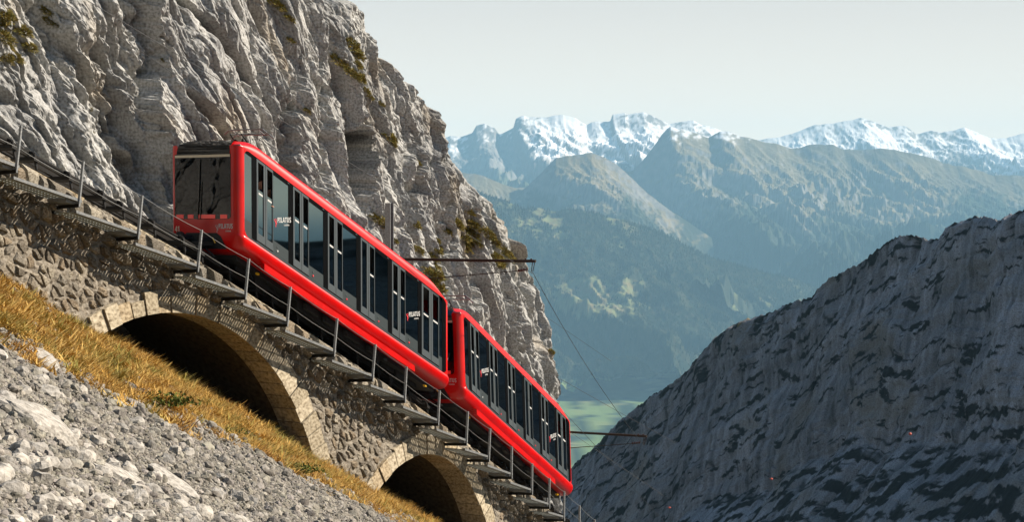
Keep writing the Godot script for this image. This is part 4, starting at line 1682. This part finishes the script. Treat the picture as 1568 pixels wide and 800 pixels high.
func build_side(car: Node3D, near: bool):
	var w := 0.0 if near else -WIDE
	var o := 1.0 if near else -1.0
	var z := func(d: float) -> float: return w + o * d
	var band := Mesher.new()
	slanted(band, 0.215, LONG - 0.215, 0.0, 0.045, z.call(-0.05), z.call(-0.004))
	slanted(band, 0.50, 0.68, -2.17, 0.0, z.call(-0.05), z.call(-0.002))
	slanted(band, 0.215, 0.50, -0.075, 0.0, z.call(-0.05), z.call(-0.002))
	slanted(band, LONG - 0.42, LONG - 0.205, -2.22, 0.0, z.call(-0.05), z.call(-0.002))
	obj("window_band", band, M.band, car)
	var sill := Mesher.new()
	slanted(sill, 0.215, LONG - 0.215, -2.228, -2.15, z.call(-0.05), z.call(-0.006))
	obj("sill", sill, M.grey_panel, car)
	var line := Mesher.new()
	slanted(line, 0.45, LONG - 0.4, -2.149, -2.132, z.call(-0.04), z.call(-0.008))
	obj("sill_gap", line, M.black, car)
	# first and last panes
	for q in [[0.215, 0.50, -0.075, -1.78], [0.68 + 5 * BAY + 0.87, LONG - 0.42, -0.075, -1.80]]:
		var g := Mesher.new()
		pane(g, q[0], q[1], q[3], q[2], z.call(-0.008), o)
		obj("end_window", g, M.glass, car)
		var pl := Mesher.new()
		slanted(pl, q[0], q[1], -2.15, q[3], z.call(-0.04), z.call(-0.007))
		obj("side_panel", pl, M.grey_panel, car)
	for b in 6:
		var u := 0.68 + b * BAY
		var k := 0.86 / 0.63 if b == 5 else 1.0
		var f := Mesher.new()
		for q in [[0.0, 0.055], [0.268, 0.402], [0.61, 0.63]]:
			slanted(f, u + q[0] * k, u + q[1] * k, -2.12, 0.0, z.call(-0.05), z.call(0.006))
		for q in [[0.055, 0.268], [0.402, 0.61]]:
			slanted(f, u + q[0] * k, u + q[1] * k, -0.065, 0.0, z.call(-0.05), z.call(0.0055))
			slanted(f, u + q[0] * k, u + q[1] * k, -2.12, -1.92, z.call(-0.05), z.call(0.0055))
		var door := obj("door", f, M.grey_frame, car)
		var seam := Mesher.new()
		slanted(seam, u + 0.329 * k, u + 0.341 * k, -2.12, 0.0, z.call(0.004), z.call(0.0075))
		obj("door_seam", seam, M.black, door)
		var which := 0
		for q in [[0.055, 0.268], [0.402, 0.61]]:
			var u0: float = u + q[0] * k
			var u1: float = u + q[1] * k
			var shut: bool = (b == 3 and which == 0) or not near
			var g := Mesher.new()
			pane(g, u0, u1, -1.92, -0.065 if shut else -0.77, z.call(-0.014), o)
			obj("door_window", g, M.glass, door)
			for e in [[u0, u1, -1.735, -1.715, -0.03], [u1 - 0.022, u1, -1.92, -1.735, -0.03], [u1 - 0.016, u1, -0.77, -0.065, -0.045]]:
				var gr := Mesher.new()
				slanted(gr, e[0], e[1], e[2], e[3], z.call(e[4]), z.call(-0.009))
				obj("window_seal", gr, M.black, door)
			if near and not shut:
				var lab := Mesher.new()
				slanted(lab, u0 + 0.035, u1 - 0.02, -0.885, -0.835, z.call(-0.013), z.call(-0.010))
				obj("white_label", lab, M.white, door)
			which += 1
		if b < 5:
			var g := Mesher.new()
			pane(g, u + 0.645, u + 1.235, -1.82, -0.095, z.call(-0.008), o)
			obj("side_window", g, M.glass, car)
			var top := Mesher.new()
			slanted(top, u + 0.63, u + 1.24, -0.095, 0.0, z.call(-0.04), z.call(-0.004))
			slanted(top, u + 1.235, u + BAY - 0.004, -2.145, 0.0, z.call(-0.05), z.call(-0.003))
			slanted(top, u + 0.63, u + 0.645, -2.0, -0.095, z.call(-0.04), z.call(-0.004))
			obj("window_post", top, M.band, car)
			var pl := Mesher.new()
			slanted(pl, u + 0.63, u + 1.235, -2.145, -1.82, z.call(-0.04), z.call(-0.005))
			var panel := obj("side_panel", pl, M.grey_panel, car)
			if near:
				var btn := Mesher.new()
				btn.tube(L(u + 0.80, -2.04, z.call(-0.005)), L(u + 0.80, -2.04, z.call(0.014)), 0.026, 0.024, 10)
				obj("door_button", btn, M.pink if b > 0 else M.white, panel)
				var pl2 := Mesher.new()
				pl2.tube(L(u + 0.80, -1.93, z.call(-0.005)), L(u + 0.80, -1.93, z.call(0.010)), 0.022, 0.022, 10)
				obj("button_plate", pl2, M.grey_frame, panel)
				var lamp := Mesher.new()
				slanted(lamp, u + 1.20, u + 1.27, -0.03, -0.008, z.call(-0.004), z.call(0.008))
				obj("door_lamp", lamp, M.grey_frame, car)
			if near and (b == 0 or b == 4):
				var spot := L(u + 0.80, 0, z.call(-0.004))
				spot.y = -1.30 - GRADE * (u + 0.86)
				emblem(M.pink, M.white, car, Transform3D(Basis(), spot), 0.135)


func build_front(car: Node3D):
	# the uphill end: dark screen, roof fairing, light strip, lettering and coupler
	var plate := PackedVector2Array()
	var w0 := -0.265
	var w1 := -WIDE + 0.21
	for c in [[w0 - 0.10, -1.81, -PI / 2, 0.10], [w0 - 0.04, -0.25, 0.0, 0.04], [w1 + 0.04, -0.25, PI / 2, 0.04], [w1 + 0.10, -1.81, PI, 0.10]]:
		for k in 5:
			var a: float = c[2] + PI / 2 * k / 4.0
			plate.append(Vector2(c[0] + cos(a) * c[3], c[1] + sin(a) * c[3]))
	var m := Mesher.new()
	m.plate(plate, Vector3(-0.001, 0, 0), Vector3(0, 0, 1), Vector3(0, 1, 0), Vector3(-0.008, 0, 0))
	var screen := obj("windscreen", m, M.black_gloss, car)
	var g := Mesher.new()
	g.quad(Vector3(-0.012, -1.78, w0 - 0.04), Vector3(-0.012, -1.78, w1 + 0.04), Vector3(-0.012, -0.32, w1 + 0.04), Vector3(-0.012, -0.32, w0 - 0.04), Vector3(-1, 0, 0))
	obj("screen_pane", g, M.screen, screen)
	var fair := Mesher.new()
	# black roof front that curves back from the screen
	var prof := [Vector2(-0.012, -0.23)]
	for k in 7:
		var u := 0.22 * (1 - cos(PI / 2 * k / 6.0))
		prof.append(Vector2(u - 0.012, roof_top(u) + 0.014))
	for u in [0.3, 0.4, 0.5, 0.6, 0.75, 0.9, 1.1, 1.4]:
		prof.append(Vector2(u, roof_top(u) + 0.016))
	for k in prof.size() - 1:
		var a: Vector2 = prof[k]
		var b: Vector2 = prof[k + 1]
		var na := Vector3(-1, 0.4, 0).slerp(Vector3(0, 1, 0), minf(k / 7.0, 1)).normalized()
		var nb := Vector3(-1, 0.4, 0).slerp(Vector3(0, 1, 0), minf((k + 1) / 7.0, 1)).normalized()
		var in0 := 0.29 + 0.07 * maxf(0.0, k - 6.0)
		var in1 := 0.29 + 0.07 * maxf(0.0, k - 5.0)
		fair.smooth_quad(L(a.x, a.y, -in0), L(b.x, b.y, -in1), L(b.x, b.y, -WIDE + in1), L(a.x, a.y, -WIDE + in0), na, nb, nb, na)
	obj("roof_fairing", fair, M.black_gloss, car)
	var strip := Mesher.new()
	strip.box(Vector3(-0.014, -0.265, (w0 + w1) / 2), Vector3(0.006, 0, 0), Vector3(0, 0.032, 0), Vector3(0, 0, (w0 - w1) / 2 - 0.02))
	obj("light_strip", strip, M.beige, screen)
	var from := w1 + 0.12
	for q in [[-0.06, 0.20], [0.36, 0.56], [0.74, 1.34], [1.52, 1.76]]:
		var t := Mesher.new()
		t.box(Vector3(-0.012, -1.845, from + (q[0] + q[1]) / 2), Vector3(0.006, 0, 0), Vector3(0, 0.052, 0), Vector3(0, 0, (q[1] - q[0]) / 2))
		obj("tail_light", t, M.tail, screen)
	var wiper := Mesher.new()
	for d in [0.0, 0.09]:
		wiper.tube(Vector3(-0.03, -1.92, -1.42 + d), Vector3(-0.025, -0.75 - d * 2, -1.36 + d), 0.014, 0.01, 6)
	wiper.tube(Vector3(-0.03, -0.35, -1.33), Vector3(-0.03, -1.45, -1.38), 0.018, 0.018, 6)
	obj("wiper", wiper, M.black, screen)
	var turn := Basis(Vector3(0, 0, 1), Vector3(0, 1, 0), Vector3(-1, 0, 0))
	emblem(M.white, M.white, car, Transform3D(turn, Vector3(-0.004, -2.20, -0.70)), 0.125)
	lettering("41" if car.get_meta("number", 41) == 41 else "42", 0.15, 0.8, M.beige, car, Transform3D(turn, Vector3(-0.004, -2.30, -2.28)), "car_number")
	# the opening for the coupler and the buffer
	var hole := PackedVector2Array([Vector2(-0.42, -2.69), Vector2(-0.62, -2.36), Vector2(-0.78, -2.27), Vector2(-1.85, -2.27), Vector2(-1.98, -2.36), Vector2(-2.05, -2.69)])
	var h := Mesher.new()
	h.plate(hole, Vector3(-0.002, 0, 0), Vector3(0, 0, 1), Vector3(0, 1, 0), Vector3(-0.006, 0, 0))
	obj("coupler_opening", h, M.under, car)
	var c := Mesher.new()
	c.tube(Vector3(0.0, -2.42, -1.72), Vector3(-0.34, -2.40, -1.72), 0.10, 0.10, 14)
	c.tube(Vector3(-0.34, -2.40, -1.72), Vector3(-0.42, -2.40, -1.72), 0.17, 0.17, 16)
	c.tube(Vector3(0.0, -2.46, -1.07), Vector3(-0.30, -2.46, -1.07), 0.09, 0.07, 12)
	c.box(Vector3(-0.2, -2.55, -1.2), Vector3(0.2, 0, 0), Vector3(0, 0.05, 0), Vector3(0, 0, 0.3))
	c.tube(Vector3(-0.05, -2.62, -1.2), Vector3(-0.35, -2.85, -0.55), 0.025, 0.025, 6)
	obj("coupler", c, M.under, car)
	var y := Mesher.new()
	y.tube(Vector3(-0.06, -2.40, -0.86), Vector3(-0.16, -2.52, -0.68), 0.018, 0.018, 6)
	obj("yellow_handle", y, M.yellow, car)
	# downhill end: screen too
	var m2 := Mesher.new()
	m2.plate(plate, L(LONG + 0.001, 0, 0), Vector3(0, 0, 1), Vector3(0, 1, 0), Vector3(0.008, 0, 0))
	obj("rear_windscreen", m2, M.black_gloss, car)


func build_inside(car: Node3D):
	var fl := Mesher.new()
	slanted(fl, 0.1, LONG - 0.1, -2.30, -2.18, -WIDE + 0.06, -0.06)
	obj("floor", fl, M.interior, car)
	var ce := Mesher.new()
	slanted(ce, 0.15, LONG - 0.15, 0.04, 0.10, -WIDE + 0.08, -0.08)
	obj("ceiling", ce, M.ceiling, car)
	for b in 6:
		var u := 0.50 + b * BAY
		for w in [-1.80, -0.62]:
			var s := Mesher.new()
			var y := -GRADE * u
			s.box(Vector3(u, y - 1.55, w), Vector3(0.05, 0, 0), Vector3(0, 0.52, 0), Vector3(0, 0, 0.40))
			s.box(Vector3(u + 0.26, y - 1.90, w), Vector3(0.24, 0, 0), Vector3(0, 0.06, 0), Vector3(0, 0, 0.40))
			obj("seat", s, M.interior, car)
		var g := Mesher.new()
		g.tube(L(u + 0.55, -2.18, -1.22), L(u + 0.55, 0.05, -1.22), 0.018, 0.018, 8)
		obj("grab_pole", g, M.grey_frame, car)


func build_below(car: Node3D):
	var va := Mesher.new()
	slanted(va, 0.93, 7.42, -2.80, -2.62, -0.10, 0.036)
	slanted(va, 0.95, 7.42, -2.66, -2.60, -0.20, -0.02)
	obj("valance", va, M.red, car)
	var vb := Mesher.new()
	slanted(vb, 0.93, 7.42, -2.80, -2.62, -WIDE - 0.036, -WIDE + 0.10)
	obj("valance", vb, M.red, car)
	var m := Mesher.new()
	slanted(m, 0.35, LONG - 0.3, -2.80, -2.66, -2.05, -0.42)
	slanted(m, 2.7, 6.3, -3.02, -2.78, -2.0, -0.40)
	for q in [[2.9, 0.5], [3.7, 0.35], [4.6, 0.6], [5.6, 0.4]]:
		slanted(m, q[0], q[0] + q[1], -2.95, -2.80, -0.36, -0.22)
	obj("underframe", m, M.under, car)
	for u in [1.5, 7.6]:
		var bogie := Mesher.new()
		slanted(bogie, u - 0.85, u + 0.85, -2.92, -2.80, -0.77, -0.69)
		slanted(bogie, u - 0.85, u + 0.85, -2.92, -2.80, -1.71, -1.63)
		slanted(bogie, u - 0.25, u + 0.25, -3.0, -2.8, -1.5, -0.6)
		var bg := obj("bogie", bogie, M.under, car)
		for d in [-0.55, 0.55]:
			for w in [-0.80, -1.60]:
				var wh := Mesher.new()
				var p := L(u + d, -2.97 + 0.20, w)
				wh.tube(p - Vector3(0, 0, 0.045), p + Vector3(0, 0, 0.045), 0.20, 0.20, 18)
				wh.tube(p + Vector3(0, 0, 0.04), p + Vector3(0, 0, 0.12), 0.07, 0.06, 10)
				obj("wheel", wh, M.dark_steel, bg)
	for q in [[0.98, M.yellow], [6.4, M.roof_grey], [8.3, M.yellow]]:
		var y := Mesher.new()
		slanted(y, q[0], q[0] + 0.06, -2.89, -2.84, -0.33, -0.24)
		obj("cable_box", y, q[1], car)


func build_roof(car: Node3D):
	var a := Mesher.new()
	slanted(a, 2.2, 3.35, 0.52, 0.66, -1.95, -0.66)
	obj("roof_box", a, M.roof_grey, car)
	var g := Mesher.new()
	slanted(g, 3.9, 6.1, 0.52, 0.56, -1.95, -0.66)
	for k in 24:
		slanted(g, 3.92 + k * 0.09, 3.96 + k * 0.09, 0.56, 0.66, -1.93, -0.64)
	obj("brake_resistor", g, M.zinc, car)
	# current collector
	var base := Mesher.new()
	slanted(base, 0.95, 1.45, 0.53, 0.60, -1.45, -0.70)
	for w in [-1.38, -0.78]:
		for u in [1.0, 1.4]:
			base.tube(L(u, 0.60, w), L(u, 0.70, w), 0.04, 0.03, 8)
	var pan := obj("pantograph", base, M.dark_steel, car)
	var arm := Mesher.new()
	for w in [-1.3, -0.86]:
		arm.tube(L(1.35, 0.70, w), L(1.05, 0.86, w * 0.9 - 0.1), 0.02, 0.02, 6)
		arm.tube(L(1.05, 0.86, w * 0.9 - 0.1), L(1.55, 1.14, w), 0.018, 0.014, 6)
	obj("collector_arm", arm, M.dark_steel, pan)
	var head := Mesher.new()
	for u in [1.42, 1.68]:
		head.cable([L(u, 1.06, -0.30), L(u, 1.17, -0.46), L(u, 1.18, -1.07), L(u, 1.17, -1.68), L(u, 1.06, -1.84)], 0.022, 6)
	for w in [-0.6, -1.54]:
		head.tube(L(1.42, 1.15, w), L(1.68, 1.15, w), 0.012, 0.012, 5)
	obj("collector_head", head, M.steel_cable, pan)


func build_trains():
	var spots := [[Vector3(-7.03, TRACK_Y, -42.876), HEAD_A, 0.0], [Vector3(-1.5957, -3.0216, -51.474), HEAD_B, -1.8]]
	var first: Node3D
	for k in 2:
		var car: Node3D
		if k == 0:
			car = thing("railcar", "upper red rack railcar with its uphill windscreen in full view", "railcar", Vector3.ZERO, "coupled red railcars")
			build_body(car)
			build_inside(car)
			build_side(car, true)
			build_side(car, false)
			build_front(car)
			build_below(car)
			build_roof(car)
			first = car
		else:
			car = first.duplicate()
			car.name = numbered("railcar")
			add_child(car)
			car.get_node("car_number").free()
			tag(car, "lower red rack railcar, downhill of its twin and seen more end-on", "railcar", "coupled red railcars")
		var h := deg_to_rad(spots[k][1])
		var t := Vector3(sin(h), 0, -cos(h))
		var n := Vector3(cos(h), 0, sin(h))
		car.transform = Transform3D(Basis(t, deg_to_rad(spots[k][2])) * Basis(t, Vector3.UP, n), spots[k][0])
	# the gangway coupling between the two
	var link := Mesher.new()
	var a := first.transform * L(LONG - 0.05, -2.35, -1.24)
	var b := (get_node("railcar_001") as Node3D).transform * L(0.05, -2.35, -1.24)
	link.tube(a, b, 0.09, 0.09, 10)
	var hose := []
	for k in 9:
		var f := k / 8.0
		hose.append((first.transform * L(LONG + 0.0, -1.35, -0.42)).lerp((get_node("railcar_001") as Node3D).transform * L(0.0, -1.25, -0.42), f) - Vector3(0, 0.35 * 4 * f * (1 - f), 0))
	link.cable(hose, 0.03, 6)
	tag(obj("coupling", link, M.under), "black coupling bar and cable between the two red railcars", "coupling")
	# passengers at the first open windows
	person("person", "passenger with dark hair leaning at the first open window of the upper railcar", first, Vector3(1.27, -0.40, -0.42), M.cloth_blue, 0.5)
	person("person", "passenger in grey behind the second open pane of the upper railcar", first, Vector3(1.64, -0.44, -0.42), M.cloth_grey, -0.3)


# ---------------------------------------------------------------- people
func person(called: String, label: String, car: Node3D, head: Vector3, cloth: Material, turn: float):
	# head is the middle of the head in the car's sloping axes; the feet stand on its floor
	var h := L(head.x, head.y, head.z)
	var floor_y := L(head.x, -2.18, 0).y
	var o := thing(called, label, "person")
	o.transform = car.transform * Transform3D(Basis(Vector3.UP, turn), Vector3(h.x, floor_y, h.z))
	var t := h.y - floor_y          # height of the head's middle
	var k := t / 1.60
	var J := func(x: float, y: float, z: float) -> Vector3: return Vector3(x, y, z) * k
	var bones := [
		[J.call(0, 0.95, 0), J.call(0, 1.20, 0.0), 0.125, 0.135], [J.call(0, 1.20, 0), J.call(0, 1.40, 0.0), 0.135, 0.075], [J.call(-0.16, 1.36, 0), J.call(0.16, 1.36, 0), 0.06, 0.06],
		[J.call(0, 1.38, 0), J.call(0, 1.50, 0.01), 0.055, 0.052],
		[J.call(-0.09, 0.92, 0), J.call(-0.10, 0.50, 0.02), 0.085, 0.06], [J.call(-0.10, 0.50, 0.02), J.call(-0.10, 0.08, -0.02), 0.058, 0.042], [J.call(-0.10, 0.05, -0.02), J.call(-0.11, 0.035, 0.13), 0.042, 0.035],
		[J.call(0.09, 0.92, 0), J.call(0.10, 0.50, 0.02), 0.085, 0.06], [J.call(0.10, 0.50, 0.02), J.call(0.10, 0.08, -0.02), 0.058, 0.042], [J.call(0.10, 0.05, -0.02), J.call(0.11, 0.035, 0.13), 0.042, 0.035],
		[J.call(-0.18, 1.36, 0), J.call(-0.21, 1.08, 0.03), 0.048, 0.038], [J.call(-0.21, 1.08, 0.03), J.call(-0.17, 1.10, 0.22), 0.038, 0.03],
		[J.call(0.18, 1.36, 0), J.call(0.22, 1.12, 0.06), 0.048, 0.038], [J.call(0.22, 1.12, 0.06), J.call(0.16, 1.28, 0.20), 0.038, 0.03],
	]
	obj("body", nets(bones, 0.024, 0.05), cloth, o)
	var face := [[J.call(0, 1.66, -0.02), J.call(0, 1.62, -0.015), 0.098, 0.088], [J.call(0, 1.60, 0.02), J.call(0, 1.53, 0.045), 0.07, 0.045], [J.call(0, 1.615, 0.075), J.call(0, 1.58, 0.10), 0.012, 0.018], [J.call(0, 1.545, 0.07), J.call(0.0, 1.545, 0.072), 0.022, 0.022], [J.call(-0.088, 1.61, -0.01), J.call(-0.09, 1.58, -0.005), 0.018, 0.014], [J.call(0.088, 1.61, -0.01), J.call(0.09, 1.58, -0.005), 0.018, 0.014], [J.call(0, 1.53, -0.01), J.call(0, 1.44, 0.0), 0.05, 0.05]]
	obj("head", nets(face, 0.011, 0.018), M.skin, o)
	var hair := [[J.call(0, 1.68, -0.035), J.call(0, 1.63, -0.055), 0.100, 0.085], [J.call(-0.05, 1.73, 0.0), J.call(0.05, 1.73, 0.0), 0.05, 0.05]]
	obj("hair", nets(hair, 0.014, 0.02), M.hair, o)
	for s in [-1, 1]:
		var eye := Mesher.new()
		eye.ball(J.call(0.034 * s, 1.615, 0.068), Vector3.ONE * 0.011 * k, 5, 8)
		obj("eye", eye, M.black, o)
		var wrist: Vector3 = J.call(-0.17, 1.10, 0.22) if s < 0 else J.call(0.16, 1.28, 0.20)
		var dir: Vector3 = (wrist - (J.call(-0.21, 1.08, 0.03) if s < 0 else J.call(0.22, 1.12, 0.06))).normalized()
		var side := dir.cross(Vector3.UP).normalized()
		var hand := [[wrist, wrist + dir * 0.075 * k, 0.026, 0.03]]
		for f in 4:
			var base: Vector3 = wrist + dir * 0.085 * k + side * (f - 1.5) * 0.019 * k
			var len: float = [0.062, 0.075, 0.07, 0.055][f] * k
			var kn := base + dir * len * 0.5 - Vector3.UP * 0.008
			hand.append([base, kn, 0.0095, 0.009])
			hand.append([kn, kn + dir * len * 0.4 - Vector3.UP * 0.025, 0.009, 0.0075])
		hand.append([wrist + dir * 0.02 * k + side * 0.024 * s, wrist + dir * 0.075 * k + side * 0.062 * s, 0.013, 0.009])
		obj("hand", nets(hand, 0.005, 0.006), M.skin, o)


func nets(bones: Array, cell: float, blend: float) -> ArrayMesh:
	# a smooth skin round tapered bones: one vertex in each cell that it crosses
	var lo := Vector3.ONE * 1e9
	var hi := -lo
	for b in bones:
		var r: float = maxf(b[2], b[3]) + blend + cell * 2
		lo = lo.min(b[0] - Vector3.ONE * r).min(b[1] - Vector3.ONE * r)
		hi = hi.max(b[0] + Vector3.ONE * r).max(b[1] + Vector3.ONE * r)
	var n := Vector3i(((hi - lo) / cell).ceil()) + Vector3i.ONE
	var sx := n.y * n.z
	var f := PackedFloat32Array()
	f.resize(n.x * sx)
	f.fill(1e3)
	for b in bones:
		var r: float = maxf(b[2], b[3]) + blend * 1.6 + cell * 2
		var a0 := Vector3i(((b[0] as Vector3).min(b[1]) - Vector3.ONE * r - lo) / cell).clamp(Vector3i.ZERO, n - Vector3i.ONE)
		var a1 := Vector3i(((b[0] as Vector3).max(b[1]) + Vector3.ONE * r - lo) / cell).clamp(Vector3i.ZERO, n - Vector3i.ONE)
		var ab: Vector3 = b[1] - b[0]
		var ll := maxf(ab.length_squared(), 1e-9)
		for x in range(a0.x, a1.x + 1):
			for y in range(a0.y, a1.y + 1):
				for z in range(a0.z, a1.z + 1):
					var p := lo + Vector3(x, y, z) * cell
					var t := clampf((p - b[0]).dot(ab) / ll, 0, 1)
					var d := p.distance_to(b[0] + ab * t) - lerpf(b[2], b[3], t)
					var i := x * sx + y * n.z + z
					var o := f[i]
					if o > 100.0:
						f[i] = d
					else:
						var h := clampf(0.5 + 0.5 * (o - d) / blend, 0, 1)
						f[i] = lerpf(o, d, h) - blend * h * (1 - h)
	var ids := {}
	var v := PackedVector3Array()
	var corner := [0, 1, n.z, n.z + 1, sx, sx + 1, sx + n.z, sx + n.z + 1]
	var off := [Vector3(0, 0, 0), Vector3(0, 0, 1), Vector3(0, 1, 0), Vector3(0, 1, 1), Vector3(1, 0, 0), Vector3(1, 0, 1), Vector3(1, 1, 0), Vector3(1, 1, 1)]
	var edges := [[0, 1], [0, 2], [0, 4], [1, 3], [1, 5], [2, 3], [2, 6], [3, 7], [4, 5], [4, 6], [5, 7], [6, 7]]
	for x in n.x - 1:
		for y in n.y - 1:
			for z in n.z - 1:
				var i := x * sx + y * n.z + z
				var inside := 0
				for k in 8:
					if f[i + corner[k]] < 0:
						inside += 1
				if inside == 0 or inside == 8:
					continue
				var sum := Vector3.ZERO
				var c := 0
				for e in edges:
					var d0 := f[i + corner[e[0]]]
					var d1 := f[i + corner[e[1]]]
					if (d0 < 0) != (d1 < 0):
						sum += (off[e[0]] as Vector3).lerp(off[e[1]], clampf(d0 / (d0 - d1), 0, 1))
						c += 1
				ids[i] = v.size()
				v.append(lo + (Vector3(x, y, z) + sum / c) * cell)
	var idx := PackedInt32Array()
	var step := [sx, n.z, 1]
	for i in ids:
		for ax in 3:
			var b: int = step[(ax + 1) % 3]
			var c: int = step[(ax + 2) % 3]
			var j: int = i + step[ax]
			if j >= f.size() or (f[i] < 0) == (f[j] < 0):
				continue
			if not (ids.has(i - b) and ids.has(i - c) and ids.has(i - b - c)):
				continue
			var q := [ids[i], ids[i - b], ids[i - b - c], ids[i - c]]
			if f[i] < 0:
				idx.append_array(PackedInt32Array([q[0], q[1], q[2], q[0], q[2], q[3]]))
			else:
				idx.append_array(PackedInt32Array([q[0], q[2], q[1], q[0], q[3], q[2]]))
	var nor := PackedVector3Array()
	nor.resize(v.size())
	for k in range(0, idx.size(), 3):
		var g := (v[idx[k + 2]] - v[idx[k]]).cross(v[idx[k + 1]] - v[idx[k]])
		for q in 3:
			nor[idx[k + q]] += g
	for k in nor.size():
		nor[k] = nor[k].normalized()
	var a := []
	a.resize(Mesh.ARRAY_MAX)
	a[Mesh.ARRAY_VERTEX] = v
	a[Mesh.ARRAY_NORMAL] = nor
	a[Mesh.ARRAY_INDEX] = idx
	var m := ArrayMesh.new()
	m.add_surface_from_arrays(Mesh.PRIMITIVE_TRIANGLES, a)
	return m


# ---------------------------------------------------------------- overhead line
func build_catenary():
	# contact wire over the middle of the track
	var pts := []
	for k in 46:
		var s := -44.0 + k * 1.75
		pts.append(at(s, 1.20 + 0.10 * cos(s * 0.28), -1.20))
	var m := Mesher.new()
	m.cable(pts, 0.008, 5)
	tag(obj("contact_wire", m, M.cable), "thin black contact wire running above the train's current collectors", "wire")
	# feeder from arm to arm
	var arms := [[-21.0, 2.4, 1.95], [11.38, 2.33, 1.95], [24.6, 1.66, 0.92]]
	var tips := []
	for q in arms:
		tips.append(at(q[0], q[1], q[2]))
	m = Mesher.new()
	for k in 2:
		var line := []
		for n in 25:
			var f := n / 24.0
			var p: Vector3 = tips[k].lerp(tips[k + 1], f)
			if k == 0:
				var s := lerpf(arms[0][0], arms[1][0], f)
				p = at(s, 2.3 - 1.2 * 4 * f * (1 - f) * 0.5, lerpf(-1.6, 1.95, f * f))
			else:
				p.y -= 0.35 * 4 * f * (1 - f)
			line.append(p - Vector3(0, 0.35, 0))
		m.cable(line, 0.009, 5)
	tag(obj("feeder_wire", m, M.cable), "black feeder wire descending from the brown arm to the lower arm", "wire")
	for k in [1, 2]:
		var s: float = arms[k][0]
		var v: float = arms[k][1]
		var e: float = arms[k][2]
		var mast := thing("catenary_mast", ["", "grey mast beside the cliff carrying the brown arm over the upper railcar", "mast behind the lower railcar, only its long arm in view"][k], "mast", at(s, -3.5, -3.25), "overhead line masts")
		var inv := mast.transform.affine_inverse()
		var p := Mesher.new()
		var foot := inv * at(s, -3.6, -3.25)
		var top := inv * at(s, 4.15 if k == 1 else 1.9, -3.25)
		var h := heading(s)
		var t := Vector3(sin(h), 0, -cos(h)) * 0.10
		var n := Vector3(cos(h), 0, sin(h)) * 0.10
		for d in [-1.0, 1.0]:
			p.box((foot + top) / 2 + t * d, t * 0.12, (top - foot) / 2, n)
		p.box((foot + top) / 2, t * 0.9, (top - foot) / 2, n * 0.10)
		obj("post", p, M.zinc, mast)
		var arm := Mesher.new()
		var a0 := inv * at(s, v, -3.2)
		var a1 := inv * at(s, v, e + 0.1)
		arm.tube(a0, a1, 0.048, 0.045, 8)
		obj("arm", arm, M.rust, mast)
		var stay := Mesher.new()
		stay.tube(inv * at(s, v - 0.75, -3.2), inv * at(s, v - 0.28, e - 0.2), 0.016, 0.016, 6)
		obj("stay", stay, M.rust, mast)
		var ins := Mesher.new()
		for q in 4:
			var c := inv * at(s, v - 0.30 + q * 0.012, e - 0.5 + q * 0.09)
			ins.tube(c, c + inv.basis * at(s, 0, 1).direction_to(at(s, 0, 2)) * 0.05, 0.05, 0.035, 8)
		for q in 2:
			var c := inv * at(s, v + 0.0, e - 0.25 + q * 0.2)
			ins.tube(c - Vector3(0, 0.03, 0), c + Vector3(0, 0.08, 0), 0.035, 0.03, 8)
		obj("insulator", ins, M.insulator, mast)
		var drop := Mesher.new()
		drop.tube(inv * at(s, v, e), inv * at(s, v - 0.33, e - 0.05), 0.012, 0.012, 5)
		drop.tube(inv * at(s, v, e + 0.08), inv * at(s, v - 0.33, e), 0.012, 0.012, 5)
		obj("hanger", drop, M.rust, mast)
	# span wires and stays
	m = Mesher.new()
	var a := at(27.5, 2.9, -3.2)
	m.cable([at(11.38, 3.9, -3.2), at(20.0, 2.7, 1.2)], 0.005, 4)
	m.cable([at(19.0, 1.9, -1.0), at(23.0, 1.7, 1.0), at(25.4, 1.75, 1.9)], 0.007, 4)
	m.cable([at(21.5, 0.6, -1.0), at(24.0, -0.8, 1.9)], 0.006, 4)
	tag(obj("stay_wires", m, M.cable), "slack stay wires beside the nose of the cliff", "wire")


func build_small_things():
	# lone post by the rocks downhill of the train and the marker balls on a cable across the gully
	var p := thing("marker_post", "thin grey post standing alone at the bottom edge near the dark ridge", "post", at(21.9, -4.4, 0.5))
	var m := Mesher.new()
	m.tube(Vector3(0, -0.4, 0), Vector3(0, 1.25, 0), 0.03, 0.03, 8)
	obj("shaft", m, M.zinc, p)
	m = Mesher.new()
	m.tube(Vector3(0, 0.95, 0), Vector3(0.75, 0.93, 0.3), 0.022, 0.022, 6)
	obj("side_rod", m, M.zinc, p)
	var q := []
	for d in [[700, 862, 262], [1025, 778, 258], [1181, 734, 255], [1393, 665, 250], [1700, 560, 244]]:
		q.append(px(d[0], d[1], d[2]))
	m = Mesher.new()
	m.cable(q, 0.008, 4)
	tag(obj("marker_cable", m, M.cable), "hair thin cable strung across the gully before the dark ridge", "cable")
	for k in [1, 2, 3]:
		m = Mesher.new()
		m.ball(Vector3.ZERO, Vector3.ONE * [0, 0.15, 0.18, 0.22][k], 10, 14)
		m.tube(Vector3(-0.28, 0.08, 0), Vector3(0.28, -0.04, 0), 0.035, 0.035, 6)
		var o := obj("marker_ball", m, M.orange)
		o.position = q[k]
		tag(o, ["", "orange cable marker ball, lowest and smallest of three before the dark ridge", "orange cable marker ball, middle one of three before the dark ridge", "orange cable marker ball, highest and biggest of three before the dark ridge"][k], "marker ball", "orange marker balls on the cable")
